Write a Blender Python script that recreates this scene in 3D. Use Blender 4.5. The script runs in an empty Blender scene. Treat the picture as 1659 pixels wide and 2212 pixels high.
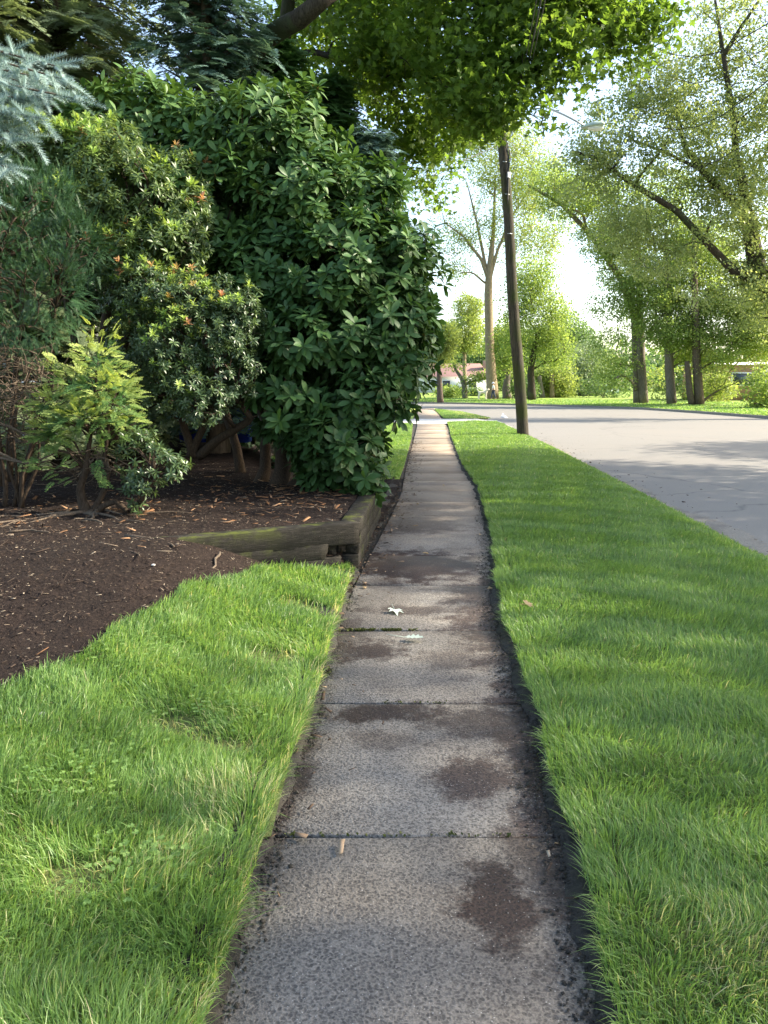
import bpy, math
import numpy as np
from mathutils import Vector

# ------------------------------------------------------------------ camera, sky, sun, exposure
S = bpy.context.scene
PITCH = math.radians(9.33); EYE = 1.6; FOC = 1661.0
cd = bpy.data.cameras.new('camera'); cam = bpy.data.objects.new('camera', cd); S.collection.objects.link(cam)
cd.lens = 27.03; cd.sensor_width = 36; cd.clip_end = 2000; cd.clip_start = 0.05
cam.location = (0, 0, EYE); cam.rotation_euler = (math.radians(90) - PITCH, 0, 0)
S.camera = cam
SUN_EL = math.radians(31); SUN_AZ = math.radians(83)      # azimuth clockwise from +Y (ahead), i.e. to the right and a little ahead
w = bpy.data.worlds.new('World'); S.world = w; w.use_nodes = True
nt = w.node_tree; nt.nodes.clear()
sky = nt.nodes.new('ShaderNodeTexSky'); sky.sky_type = 'NISHITA'; sky.sun_disc = False
sky.sun_elevation = SUN_EL; sky.sun_rotation = SUN_AZ; sky.air_density = 1.0; sky.dust_density = 2.0; sky.ozone_density = 1.0
bg = nt.nodes.new('ShaderNodeBackground'); bg.inputs['Strength'].default_value = 0.15
wo = nt.nodes.new('ShaderNodeOutputWorld')
nt.links.new(sky.outputs[0], bg.inputs[0]); nt.links.new(bg.outputs[0], wo.inputs[0])
sl = bpy.data.lights.new('sun', 'SUN'); sun = bpy.data.objects.new('sun', sl); S.collection.objects.link(sun)
sl.energy = 3.9; sl.angle = math.radians(0.6); sl.color = (1.0, 0.93, 0.80)
sd = Vector((math.sin(SUN_AZ) * math.cos(SUN_EL), math.cos(SUN_AZ) * math.cos(SUN_EL), math.sin(SUN_EL)))
sun.rotation_euler = sd.to_track_quat('Z', 'Y').to_euler()
S.view_settings.view_transform = 'Standard'; S.view_settings.look = 'None'
S.view_settings.exposure = 1.85; S.view_settings.gamma = 1.0
S.view_settings.use_white_balance = True; S.view_settings.white_balance_temperature = 6850; S.view_settings.white_balance_tint = 10
S.cycles.max_bounces = 7; S.cycles.diffuse_bounces = 4; S.cycles.glossy_bounces = 2; S.cycles.transmission_bounces = 3
S.cycles.caustics_reflective = False; S.cycles.caustics_refractive = False
S.cycles.sample_clamp_indirect = 6.0

# ------------------------------------------------------------------ helpers
def ray(px, py):
    r = (px - 829.5) / FOC; u = -(py - 1106) / FOC
    return np.array([r, math.cos(PITCH) + u * math.sin(PITCH), -math.sin(PITCH) + u * math.cos(PITCH)])
def P(px, py, Y):                    # the world point at depth Y seen at (px, py) of the 1659 x 2212 photograph
    d = ray(px, py); return np.array([0, 0, EYE]) + d * (Y / d[1])
def G(px, py, z=0.0):
    d = ray(px, py); return np.array([0, 0, EYE]) + d * ((z - EYE) / d[2])
def blob(px, py, Y, rx, ry, dep):
    return (P(px, py, Y), np.array([rx * Y / FOC, dep, ry * Y / FOC]))

def tag(o, label=None, cat=None, group=None, kind=None):
    if label: o['label'] = label
    if cat: o['category'] = cat
    if group: o['group'] = group
    if kind: o['kind'] = kind
    return o
def empty(name, loc, label, cat, group=None):
    o = bpy.data.objects.new(name, None); S.collection.objects.link(o); o.location = [float(q) for q in loc]
    o.empty_display_size = 0.3
    return tag(o, label, cat, group)
def mesh(name, V, F, mat, parent=None, smooth=False, rnd=None):
    """V (n,3) in world space; F a list of (m,k) index arrays; rnd one value per face."""
    V = np.asarray(V, dtype=np.float32)
    if parent is not None: V = V - np.array(parent.matrix_basis.translation if parent.parent is None else W0(parent), dtype=np.float32)
    F = [np.asarray(f, dtype=np.int32) for f in (F if isinstance(F, list) else [F])]
    F = [f for f in F if len(f)]
    me = bpy.data.meshes.new(name)
    me.vertices.add(len(V)); me.vertices.foreach_set('co', V.ravel())
    idx = np.concatenate([f.ravel() for f in F]); tot = np.concatenate([np.full(len(f), f.shape[1], dtype=np.int32) for f in F])
    me.loops.add(len(idx)); me.loops.foreach_set('vertex_index', idx)
    me.polygons.add(len(tot)); st = np.concatenate([[0], np.cumsum(tot)[:-1]]).astype(np.int32)
    me.polygons.foreach_set('loop_start', st); me.polygons.foreach_set('loop_total', tot)
    if smooth: me.polygons.foreach_set('use_smooth', np.ones(len(tot), dtype=bool))
    if rnd is not None:
        a = me.attributes.new('rnd', 'FLOAT', 'FACE'); a.data.foreach_set('value', np.asarray(rnd, dtype=np.float32))
    me.update(calc_edges=True); me.validate()
    me.materials.append(mat)
    o = bpy.data.objects.new(name, me); S.collection.objects.link(o)
    if parent is not None: o.parent = parent
    return o
def W0(o):
    t = np.zeros(3)
    while o is not None: t = t + np.array(o.location); o = o.parent
    return t

class MB:                            # collects shapes for one mesh
    def __init__(s): s.V = []; s.F = {}; s.n = 0
    def add(s, V, F):
        V = np.asarray(V, float)
        for f in (F if isinstance(F, list) else [F]):
            f = np.asarray(f, int)
            if len(f): s.F.setdefault(f.shape[1], []).append(f + s.n)
        s.V.append(V); s.n += len(V); return s
    def box(s, c, d, rz=0.0, tilt=None, bev=0.0):
        c = np.array(c, float); h = np.array(d, float) / 2
        b = min(bev, h.min() * .9)
        if b <= 0:
            v = np.array([[x, y, z] for x in (-1, 1) for y in (-1, 1) for z in (-1, 1)]) * h
            f = np.array([[0, 1, 3, 2], [4, 6, 7, 5], [0, 4, 5, 1], [2, 3, 7, 6], [0, 2, 6, 4], [1, 5, 7, 3]])
            fs = [f]
        else:
            v = []; ix = {}
            for x in (-1, 1):
                for y in (-1, 1):
                    for z in (-1, 1):
                        for a in range(3):
                            q = np.array([x, y, z]) * h; k = [0, 1, 2]; k.remove(a)
                            for j in k: q[j] -= np.sign(q[j]) * b
                            ix[(x, y, z, a)] = len(v); v.append(q)
            v = np.array(v); f4 = []; f3 = []
            for a in range(3):
                o = [0, 1, 2]; o.remove(a)
                for sg in (-1, 1):
                    q = []
                    for (i, j) in ((-1, -1), (1, -1), (1, 1), (-1, 1)):
                        k = [0, 0, 0]; k[a] = sg; k[o[0]] = i; k[o[1]] = j; q.append(ix[(*k, a)])
                    f4.append(q)
            for a in range(3):
                o = [0, 1, 2]; o.remove(a)
                for i in (-1, 1):
                    for j in (-1, 1):
                        k1 = [0, 0, 0]; k2 = [0, 0, 0]
                        k1[a] = -1; k2[a] = 1; k1[o[0]] = k2[o[0]] = i; k1[o[1]] = k2[o[1]] = j
                        f4.append([ix[(*k1, o[0])], ix[(*k2, o[0])], ix[(*k2, o[1])], ix[(*k1, o[1])]])
            for x in (-1, 1):
                for y in (-1, 1):
                    for z in (-1, 1): f3.append([ix[(x, y, z, a)] for a in range(3)])
            fs = [np.array(f4), np.array(f3)]
        if tilt is not None: v = v @ np.array(tilt).T
        cz, sz = math.cos(rz), math.sin(rz)
        v = v @ np.array([[cz, -sz, 0], [sz, cz, 0], [0, 0, 1]]).T
        return s.add(v + c, fs)
    def tube(s, pts, rad, n=7, rough=0.0, rng=None):
        pts = np.asarray(pts, float); m = len(pts); rad = np.broadcast_to(np.asarray(rad, float), (m,))
        T = np.gradient(pts, axis=0); T /= np.linalg.norm(T, axis=1)[:, None] + 1e-9
        ref = np.array([0, 0, 1.]) if abs(T.mean(0)[2]) < .8 else np.array([1., 0, 0])
        U = np.cross(T, ref); U /= np.linalg.norm(U, axis=1)[:, None] + 1e-9; W = np.cross(T, U)
        a = np.arange(n) / n * 2 * math.pi
        R = np.broadcast_to(rad[:, None], (m, n)).copy()
        if rough and rng is not None: R = R * (1 + rough * rng.standard_normal((m, n)))
        V = pts[:, None, :] + R[..., None] * (np.cos(a)[None, :, None] * U[:, None, :] + np.sin(a)[None, :, None] * W[:, None, :])
        V = V.reshape(-1, 3)
        i = np.arange(m - 1)[:, None] * n; j = np.arange(n)[None, :]; k = (j + 1) % n
        F = np.stack([i + j, i + k, i + n + k, i + n + j], -1).reshape(-1, 4)
        V = np.vstack([V, pts[:1], pts[-1:]]); c0 = m * n; c1 = c0 + 1; jj = np.arange(n); kk = (jj + 1) % n
        T3 = np.vstack([np.stack([np.full(n, c0), kk, jj], -1), np.stack([np.full(n, c1), (m - 1) * n + jj, (m - 1) * n + kk], -1)])
        return s.add(V, [F, T3])
    def build(s, name, mat, parent=None, smooth=False):
        return mesh(name, np.vstack(s.V), [np.vstack(f) for f in s.F.values()], mat, parent, smooth)

def norm(a): return a / (np.linalg.norm(a, axis=-1, keepdims=True) + 1e-9)
def scatter(TV, TF, pos, D, Nn, sc, rnd=None):
    """copies of a template (length along +Y, normal +Z) at pos, pointing along D, normal near Nn"""
    TV = np.asarray(TV, float); k = len(TV); N = len(pos)
    Yv = norm(D); Xv = norm(np.cross(Yv, Nn)); Zv = np.cross(Xv, Yv)
    sc = np.asarray(sc, float); sc = np.broadcast_to(sc[:, None], (N, 3)) if sc.ndim == 1 else sc
    V = pos[:, None, :] + TV[None, :, 0:1] * Xv[:, None] * sc[:, None, 0:1] + TV[None, :, 1:2] * Yv[:, None] * sc[:, None, 1:2] + TV[None, :, 2:3] * Zv[:, None] * sc[:, None, 2:3]
    V = V.reshape(-1, 3); off = (np.arange(N) * k)[:, None, None]; F = []; R = []
    for f in TF:
        f = np.asarray(f); F.append((f[None] + off).reshape(-1, f.shape[1]))
        if rnd is not None: R.append(np.repeat(rnd, len(f)))
    return V, F, (np.concatenate(R) if rnd is not None else None)
def rdir(rng, n):
    return norm(rng.standard_normal((n, 3)))
def wav(p, f, ph=0.0):               # cheap smooth noise about -1..1
    x, y, z = p[..., 0] * f, p[..., 1] * f, p[..., 2] * f
    return (np.sin(x * 1.7 + y * .9 + ph) * np.cos(y * 1.3 - z * 1.1 + ph * 2) + np.sin(z * 2.1 + x * .6 + 1.3 + ph) * np.cos(x * 1.1 + y * 2.3 + ph)) * .6 + .35 * np.sin(x * 3.7 + 2 * ph) * np.sin(y * 4.1 + z * 3.3)
def sstep(a, b, x):
    t = np.clip((x - a) / (b - a), 0, 1); return t * t * (3 - 2 * t)

# leaf templates
def ellip_leaf(nst, wmax, peak=.55, fold=.12, curl=.15):
    t = np.linspace(0, 1, nst); wd = wmax * np.sin(np.pi * np.clip(t, 0, 1) ** (math.log(.5) / math.log(peak))) ** .8
    wd[0] = wmax * .06; wd[-1] = .004; V = []
    for a, b in zip(t, wd):
        z = -curl * a * a; V += [[-b, a, z + fold * b], [0, a, z], [b, a, z + fold * b]]
    F = []
    for i in range(nst - 1):
        o = i * 3; F += [[o, o + 1, o + 4, o + 3], [o + 1, o + 2, o + 5, o + 4]]
    return np.array(V), [np.array(F)]
RHODO = ellip_leaf(6, .20, .60, .22, .20)
PIER = ellip_leaf(4, .16, .55, .35, .2)
DIA = (np.array([[0, 0, 0], [-.34, .5, .09], [0, 1, -.04], [.34, .5, .09]]), [np.array([[0, 1, 2], [0, 2, 3]])])
FLAT = (np.array([[0, 0, 0], [-.38, .48, .05], [0, 1, 0], [.38, .48, .05]]), [np.array([[0, 3, 2, 1]])])
def maple():
    ang = [-100, -78, -58, -44, -30, -14, 0, 14, 30, 44, 58, 78, 100]; r = [.34, .6, .42, .8, .5, .58, 1.0, .58, .5, .8, .42, .6, .34]
    V = [[0, 0, 0]]
    for a, q in zip(ang, r):
        a = math.radians(a); V.append([q * math.sin(a), q * math.cos(a), -.12 * q * q + .06 * abs(math.sin(a))])
    return np.array(V), [np.array([[0, i + 1, i] for i in range(1, 13)])]
MAPLE = maple()
def spray(n=9, sub=4, ang=48, L=.5, w=.018, droop=.25):
    """flat feathery branchlet: axis, alternating side twigs, short sub-twigs, all slivers"""
    V = []; F = []
    def sliver(p, q, ww):
        p = np.array(p); q = np.array(q); d = (q - p)[:2]; d = d / (np.linalg.norm(d) + 1e-9); s = np.array([-d[1], d[0], 0]) * ww
        m = p * .5 + q * .5; o = len(V); V.extend([p, m + s, q, m - s]); F.append([o, o + 1, o + 2, o + 3])
    sliver([0, 0, 0], [0, 1, -droop], w)
    for i in range(n):
        t = .08 + .88 * i / n; l = L * (1 - t * .8) * (.75 + .25 * math.sin(i * 2.4))
        for sg in (-1, 1):
            a = math.radians(ang - 10 * t); p = np.array([0, t, -droop * t * t]); q = p + np.array([sg * l * math.sin(a), l * math.cos(a), -droop * l * .5])
            sliver(p, q, w * 1.05)
            for k in range(sub):
                u = .3 + .65 * k / max(sub, 1); b = p * (1 - u) + q * u; ll = l * .42 * (1.1 - u)
                for s2 in (-1, 1):
                    a2 = a * sg + s2 * .75
                    sliver(b, b + np.array([ll * math.sin(a2), ll * math.cos(a2), -.02]), w * 1.1)
    return np.array(V), [np.array(F)]
SPRAY_FINE = spray(9, 3, 46, .52, .020)
SPRAY_MED = spray(9, 2, 50, .5, .034)
SPRAY_YEW = spray(16, 0, 62, .22, .016, .12)
def spruce_twig(n=100, L=.24, w=.016):
    r = np.random.default_rng(5); V = []; F = []
    for i in range(n):
        t = .02 + .98 * i / n; a = i * 2.4; e = math.radians(72 - 30 * t)
        d = np.array([math.cos(a) * math.sin(e), math.cos(e), math.sin(a) * math.sin(e) + .12]); l = L * (1 - .3 * t) * r.uniform(.8, 1.1)
        p = np.array([0, t, -.06 * t * t]); s = norm(np.cross(d, [.3, .2, 1])) * w; o = len(V)
        V.extend([p - s, p + s, p + d * l]); F.append([o, o + 1, o + 2])
    return np.array(V), [np.array(F)]
SPRUCE = spruce_twig()

# ------------------------------------------------------------------ materials
def nodes(name):
    m = bpy.data.materials.new(name); m.use_nodes = True; t = m.node_tree; t.nodes.clear()
    return m, t, (lambda k, **kw: mk(t, k, **kw))
def mk(t, k, **kw):
    n = t.nodes.new(k)
    for a, b in kw.items(): setattr(n, a, b)
    return n
def ramp(t, stops, fac):
    r = t.nodes.new('ShaderNodeValToRGB'); e = r.color_ramp.elements
    while len(e) < len(stops): e.new(.5)
    for i, (p, c) in enumerate(stops): e[i].position = p; e[i].color = (*c, 1) if len(c) == 3 else c
    t.links.new(fac, r.inputs[0]); return r.outputs[0]
def noise(t, scale, detail=4, rough=.55, coord=None, dist=0.0, vec=None):
    n = t.nodes.new('ShaderNodeTexNoise'); n.inputs['Scale'].default_value = scale; n.inputs['Detail'].default_value = detail
    n.inputs['Roughness'].default_value = rough; n.inputs['Distortion'].default_value = dist
    if vec is not None: t.links.new(vec, n.inputs['Vector'])
    return n.outputs[0]
def objcoord(t, sc=None):
    g = t.nodes.new('ShaderNodeNewGeometry')
    if sc is None: return g.outputs['Position']
    m = t.nodes.new('ShaderNodeMapping'); m.inputs['Scale'].default_value = sc; t.links.new(g.outputs['Position'], m.inputs[0]); return m.outputs[0]
def mixc(t, a, b, fac, mode='MIX'):
    m = t.nodes.new('ShaderNodeMix'); m.data_type = 'RGBA'; m.blend_type = mode
    for s, v in ((m.inputs[6], a), (m.inputs[7], b), (m.inputs[0], fac)):
        if isinstance(v, (tuple, float, int)): s.default_value = (*v, 1) if isinstance(v, tuple) and len(v) == 3 else v
        else: t.links.new(v, s)
    return m.outputs[2]
def mathn(t, op, a, b=None, clamp=False):
    m = t.nodes.new('ShaderNodeMath'); m.operation = op; m.use_clamp = clamp
    for s, v in ((m.inputs[0], a), (m.inputs[1], b)):
        if v is None: continue
        if isinstance(v, (float, int)): s.default_value = v
        else: t.links.new(v, s)
    return m.outputs[0]
def finish(m, t, col, rough=.8, spec=.3, bump=None, bstr=.3, bdist=.01, metal=0.0):
    b = t.nodes.new('ShaderNodeBsdfPrincipled'); o = t.nodes.new('ShaderNodeOutputMaterial')
    for s, v in ((b.inputs['Base Color'], col), (b.inputs['Roughness'], rough), (b.inputs['Specular IOR Level'], spec), (b.inputs['Metallic'], metal)):
        if isinstance(v, tuple): s.default_value = (*v, 1)
        elif isinstance(v, (float, int)): s.default_value = v
        else: t.links.new(v, s)
    if bump is not None:
        u = t.nodes.new('ShaderNodeBump'); u.inputs['Strength'].default_value = bstr; u.inputs['Distance'].default_value = bdist
        t.links.new(bump, u.inputs['Height']); t.links.new(u.outputs[0], b.inputs['Normal'])
    t.links.new(b.outputs[0], o.inputs[0]); return m
def leafmat(name, stops, transl=.4, rough=.45, spec=.4, tcol=1.6, var=.25):
    m, t, k = nodes(name)
    a = t.nodes.new('ShaderNodeAttribute'); a.attribute_name = 'rnd'
    col = ramp(t, stops, a.outputs['Fac'])
    nz = noise(t, 3.0, 2, vec=objcoord(t))
    col = mixc(t, col, mixc(t, (0.55, .6, .5), (1.4, 1.35, 1.2), nz), var, 'MULTIPLY')
    b = t.nodes.new('ShaderNodeBsdfPrincipled'); b.inputs['Roughness'].default_value = rough; b.inputs['Specular IOR Level'].default_value = spec
    t.links.new(col, b.inputs['Base Color'])
    tr = t.nodes.new('ShaderNodeBsdfTranslucent'); t.links.new(mixc(t, col, (tcol * 1.1, tcol * 1.06, tcol * .6), 1.0, 'MULTIPLY'), tr.inputs[0])
    mx = t.nodes.new('ShaderNodeMixShader'); mx.inputs[0].default_value = transl
    t.links.new(b.outputs[0], mx.inputs[1]); t.links.new(tr.outputs[0], mx.inputs[2])
    o = t.nodes.new('ShaderNodeOutputMaterial'); t.links.new(mx.outputs[0], o.inputs[0]); return m
def barkmat(name, c1, c2, sc=(9, 9, 1.6), moss=None, bd=.02, f=3.0):
    m, t, k = nodes(name); v = objcoord(t, sc)
    n = noise(t, f, 6, .65, vec=v, dist=.6); col = ramp(t, [(.3, c1), (.7, c2)], n)
    if moss:
        n2 = noise(t, 1.4, 4, vec=objcoord(t)); col = mixc(t, col, moss, ramp(t, [(.48, (0, 0, 0)), (.62, (.8, .8, .8))], n2))
    return finish(m, t, col, .9, .15, n, 1.0, bd)

M = {}
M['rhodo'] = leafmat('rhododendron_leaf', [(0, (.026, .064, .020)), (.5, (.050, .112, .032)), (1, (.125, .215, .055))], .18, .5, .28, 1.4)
M['rhodo_bud'] = leafmat('rhododendron_old_leaf', [(0, (.16, .10, .04)), (1, (.22, .20, .05))], .2, .6)
M['pieris'] = leafmat('pieris_leaf', [(0, (.040, .072, .034)), (.7, (.08, .13, .055)), (1, (.15, .22, .07))], .18, .36, .5)
M['pieris_pale'] = leafmat('pieris_light_leaf', [(0, (.05, .085, .036)), (.5, (.10, .155, .055)), (1, (.20, .28, .09))], .3, .4, .5)  # paler yellow-green leaf colour of the tall pieris
M['pieris_new'] = leafmat('pieris_new_growth', [(0, (.22, .36, .08)), (.86, (.36, .46, .13)), (.92, (.50, .30, .15)), (1, (.52, .24, .16))], .35, .4, .4, 1.3, .1)
M['yew'] = leafmat('yew_needle', [(0, (.022, .06, .03)), (.8, (.05, .115, .045)), (1, (.10, .17, .06))], .12, .5, .35)
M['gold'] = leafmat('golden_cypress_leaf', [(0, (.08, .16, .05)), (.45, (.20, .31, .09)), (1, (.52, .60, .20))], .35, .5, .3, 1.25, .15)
M['spruce'] = leafmat('blue_spruce_needle', [(0, (.20, .30, .30)), (1, (.40, .52, .52))], .1, .5, .4, 1.2, .15)
M['hemlock'] = leafmat('hemlock_needle', [(0, (.12, .165, .10)), (1, (.25, .31, .18))], .35, .5)
M['juniper'] = leafmat('juniper_needle', [(0, (.075, .14, .115)), (1, (.17, .27, .21))], .15, .55)
M['arbor'] = leafmat('arborvitae_leaf', [(0, (.06, .14, .05)), (1, (.15, .28, .085))], .25, .5)
M['maple'] = leafmat('maple_leaf', [(0, (.05, .09, .018)), (.6, (.09, .15, .028)), (1, (.15, .22, .045))], .5, .55, .25, 2.3)
M['oak'] = leafmat('oak_leaf', [(0, (.14, .185, .08)), (.6, (.22, .275, .12)), (1, (.36, .41, .20))], .5, .45, .4, 1.4)
M['linden'] = leafmat('linden_leaf', [(0, (.12, .18, .06)), (.5, (.19, .27, .085)), (1, (.32, .39, .14))], .5, .5, .3, 1.5)
M['bright'] = leafmat('bright_leaf', [(0, (.16, .22, .08)), (.5, (.24, .31, .10)), (1, (.38, .43, .16))], .5, .5, .3, 1.35)
M['greyleaf'] = leafmat('grey_green_leaf', [(0, (.12, .18, .10)), (1, (.24, .31, .19))], .3, .6)
M['far'] = leafmat('far_leaf', [(0, (.06, .12, .05)), (1, (.15, .23, .09))], .4, .6, .2)
M['grass'] = leafmat('grass_blade', [(0, (.10, .185, .055)), (.45, (.17, .295, .085)), (.8, (.26, .38, .115)), (.93, (.38, .45, .19)), (1, (.54, .47, .30))], .45, .42, .5, 1.35, .2)
M['bark'] = barkmat('brown_bark', (.05, .038, .028), (.16, .125, .095))
M['bark_pale'] = barkmat('pale_bark', (.13, .10, .065), (.34, .27, .18), (6, 6, 1.2))
M['bark_dark'] = barkmat('dark_bark', (.018, .015, .012), (.075, .06, .045), (10, 10, 3), (.06, .075, .035))
M['bark_grey'] = barkmat('grey_bark', (.09, .08, .065), (.24, .21, .17), (6, 6, 1.2))
M['bark_shrub'] = barkmat('shrub_bark', (.022, .016, .012), (.085, .06, .042), (30, 30, 6), None, .006)
M['twig'] = barkmat('bare_twig', (.06, .046, .034), (.17, .13, .095), (30, 30, 10), None, .003)

def m_concrete():
    m, t, k = nodes('sidewalk_concrete'); P_ = objcoord(t)
    vo = t.nodes.new('ShaderNodeTexVoronoi'); vo.inputs['Scale'].default_value = 92; vo.inputs['Randomness'].default_value = 1.0
    wv = t.nodes.new('ShaderNodeMapping'); wv.inputs['Scale'].default_value = (1, 1, 1)
    nd = t.nodes.new('ShaderNodeTexNoise'); nd.inputs['Scale'].default_value = 40; nd.inputs['Detail'].default_value = 3; t.links.new(P_, nd.inputs['Vector'])
    off = t.nodes.new('ShaderNodeVectorMath'); off.operation = 'MULTIPLY_ADD'; t.links.new(nd.outputs['Color'], off.inputs[0]); off.inputs[1].default_value = (.026, .026, .0); t.links.new(P_, off.inputs[2])
    t.links.new(off.outputs[0], vo.inputs['Vector'])
    stone = ramp(t, [(0.0, (.072, .067, .062)), (.5, (.115, .106, .096)), (1, (.20, .182, .162))], vo.outputs['Color'])
    edge = ramp(t, [(.34, (0, 0, 0)), (.66, (1, 1, 1))], vo.outputs['Distance'])
    base = mixc(t, stone, (.225, .207, .182), edge)
    fine = noise(t, 190, 3, .7, vec=P_)
    base = mixc(t, base, ramp(t, [(.3, (.5, .5, .5)), (.7, (1.45, 1.45, 1.42))], fine), .9, 'MULTIPLY')
    vs = t.nodes.new('ShaderNodeTexVoronoi'); vs.inputs['Scale'].default_value = 55; t.links.new(P_, vs.inputs['Vector'])
    speck = ramp(t, [(.07, (1, 1, 1)), (.13, (0, 0, 0))], vs.outputs['Distance'])
    big = noise(t, 1.3, 5, .6, vec=objcoord(t, (1, .8, 1)), dist=.4)
    stain = ramp(t, [(.36, (1, 1, 1)), (.58, (0, 0, 0))], big)
    # broad damp patches where they lie on the walk (centre x, y, half sizes)
    pn = mathn(t, 'ADD', mathn(t, 'MULTIPLY', noise(t, 5.0, 6, .7, vec=P_), .72), mathn(t, 'MULTIPLY', noise(t, 45.0, 5, .75, vec=P_), .28))
    sep = t.nodes.new('ShaderNodeSeparateXYZ'); t.links.new(P_, sep.inputs[0])
    tot = None
    for cx, cy, ax, ay, st in ((.36, 2.20, .17, .24, 1.0), (.42, 2.95, .26, .20, .9), (-.0, 3.62, .40, .14, .95), (-.10, 4.5, .30, .20, .9), (.52, 3.5, .34, .24, .8),
                               (.25, 6.75, .85, .75, 1.0), (.78, 3.0, .36, 1.7, .95), (.80, 5.2, .40, 1.6, .9), (-.40, 3.0, .12, .7, .85), (.72, 1.9, .16, 1.1, .85), (.35, 8.8, .7, .7, .55), (.0, 6.2, .3, .35, .5), (.45, 4.35, .35, .2, .5), (-.3, 4.9, .18, .5, .6), (.55, 2.45, .16, .40, .7), (.30, 5.35, .55, .14, .65), (.0, 3.3, .22, .12, .5), (.62, 10.2, .5, .35, .5), (.85, 12.6, .6, .3, .5)):
        dx = mathn(t, 'DIVIDE', mathn(t, 'SUBTRACT', sep.outputs[0], cx), ax); dy = mathn(t, 'DIVIDE', mathn(t, 'SUBTRACT', sep.outputs[1], cy), ay)
        r = mathn(t, 'SQRT', mathn(t, 'ADD', mathn(t, 'MULTIPLY', dx, dx), mathn(t, 'MULTIPLY', dy, dy)))
        r = mathn(t, 'ADD', r, mathn(t, 'MULTIPLY', mathn(t, 'SUBTRACT', pn, .5), 4.2))
        v = mathn(t, 'MULTIPLY', mathn(t, 'SUBTRACT', 1.0, mathn(t, 'MULTIPLY', mathn(t, 'SUBTRACT', r, .55), 2.0), True), st, True)
        tot = v if tot is None else mathn(t, 'MAXIMUM', tot, v)
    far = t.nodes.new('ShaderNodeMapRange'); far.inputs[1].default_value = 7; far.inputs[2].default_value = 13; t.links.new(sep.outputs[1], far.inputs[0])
    base = mixc(t, base, (.40, .32, .235), mathn(t, 'MULTIPLY', far.outputs[0], .7))  # walk turns tan with distance, its sunlit look put into the colour
    base = mixc(t, base, (.5, .44, .40), mathn(t, 'MULTIPLY', stain, .5), 'MULTIPLY')
    base = mixc(t, base, (.20, .125, .105), mathn(t, 'MULTIPLY', tot, .97), 'MULTIPLY')
    base = mixc(t, base, (.62, .60, .56), mathn(t, 'MULTIPLY', speck, .55))
    ro = mathn(t, 'SUBTRACT', .85, mathn(t, 'MULTIPLY', tot, .25))
    at_ = t.nodes.new('ShaderNodeAttribute'); at_.attribute_name = 'rnd'; base = mixc(t, base, ramp(t, [(0, (.78, .77, .76)), (.5, (1, .98, .95)), (1, (1.18, 1.15, 1.1))], at_.outputs['Fac']), 1.0, 'MULTIPLY')
    return finish(m, t, base, ro, .35, mathn(t, 'ADD', vo.outputs['Distance'], mathn(t, 'MULTIPLY', fine, .5)), .55, .004)
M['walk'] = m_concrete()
def m_simple(name, c1, c2, sc, detail=6, rough=.9, bd=.01, bs=.5, spec=.2, c3=None, sc3=.6, vec=None):
    m, t, k = nodes(name); v = objcoord(t, vec)
    n = noise(t, sc, detail, .65, vec=v); col = ramp(t, [(.3, c1), (.7, c2)], n)
    if c3: col = mixc(t, col, c3, ramp(t, [(.45, (0, 0, 0)), (.65, (.75, .75, .75))], noise(t, sc3, 4, vec=v)))
    return finish(m, t, col, rough, spec, n, bs, bd)
M['asphalt'] = m_simple('asphalt', (.165, .157, .143), (.255, .24, .215), 60, 6, .85, .006, .6, .3, (.22, .203, .18), .25)
_t = M['asphalt'].node_tree; _b = [n for n in _t.nodes if n.type == 'BSDF_PRINCIPLED'][0]; _c = _b.inputs['Base Color'].links[0].from_socket
_v = _t.nodes.new('ShaderNodeTexVoronoi'); _v.feature = 'DISTANCE_TO_EDGE'; _v.inputs['Scale'].default_value = .22; _n = _t.nodes.new('ShaderNodeTexNoise'); _n.inputs['Scale'].default_value = 1.2; _n.inputs['Detail'].default_value = 6
_a = _t.nodes.new('ShaderNodeVectorMath'); _a.operation = 'MULTIPLY_ADD'; _t.links.new(objcoord(_t), _n.inputs['Vector']); _t.links.new(_n.outputs['Color'], _a.inputs[0]); _a.inputs[1].default_value = (1.1, 1.1, 0); _t.links.new(objcoord(_t), _a.inputs[2]); _t.links.new(_a.outputs[0], _v.inputs['Vector'])
_t.links.new(mixc(_t, (.14, .134, .125), _c, ramp(_t, [(.0015, (0, 0, 0)), (.005, (1, 1, 1))], _v.outputs['Distance'])), _b.inputs['Base Color'])
M['drive'] = m_simple('driveway_concrete', (.40, .39, .36), (.52, .51, .47), 30, 5, .85, .004, .4)
M['kerb'] = m_simple('kerb_stone', (.13, .12, .10), (.26, .24, .20), 12, 5, .9, .01, .5)
M['soil'] = m_simple('dark_garden_soil', (.010, .007, .006), (.038, .027, .022), 26, 10, .95, .03, .9, .1, (.024, .018, .015), 1.6)
M['edge_soil'] = m_simple('damp_edge_soil', (.014, .013, .011), (.055, .048, .040), 30, 8, .85, .02, .9, .3, (.035, .032, .02), 3)
M['lawn'] = m_simple('lawn_thatch', (.06, .08, .028), (.13, .155, .06), 18, 8, .95, .03, .8, .1, (.14, .15, .05), 1.2)
M['farlawn'] = m_simple('mown_lawn', (.17, .25, .05), (.26, .34, .08), 3, 8, .95, .05, .8, .1, (.28, .36, .09), .25)
M['ground'] = m_simple('rough_ground', (.05, .08, .025), (.11, .13, .05), .8, 8, .95, .05, .6, .1)
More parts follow.
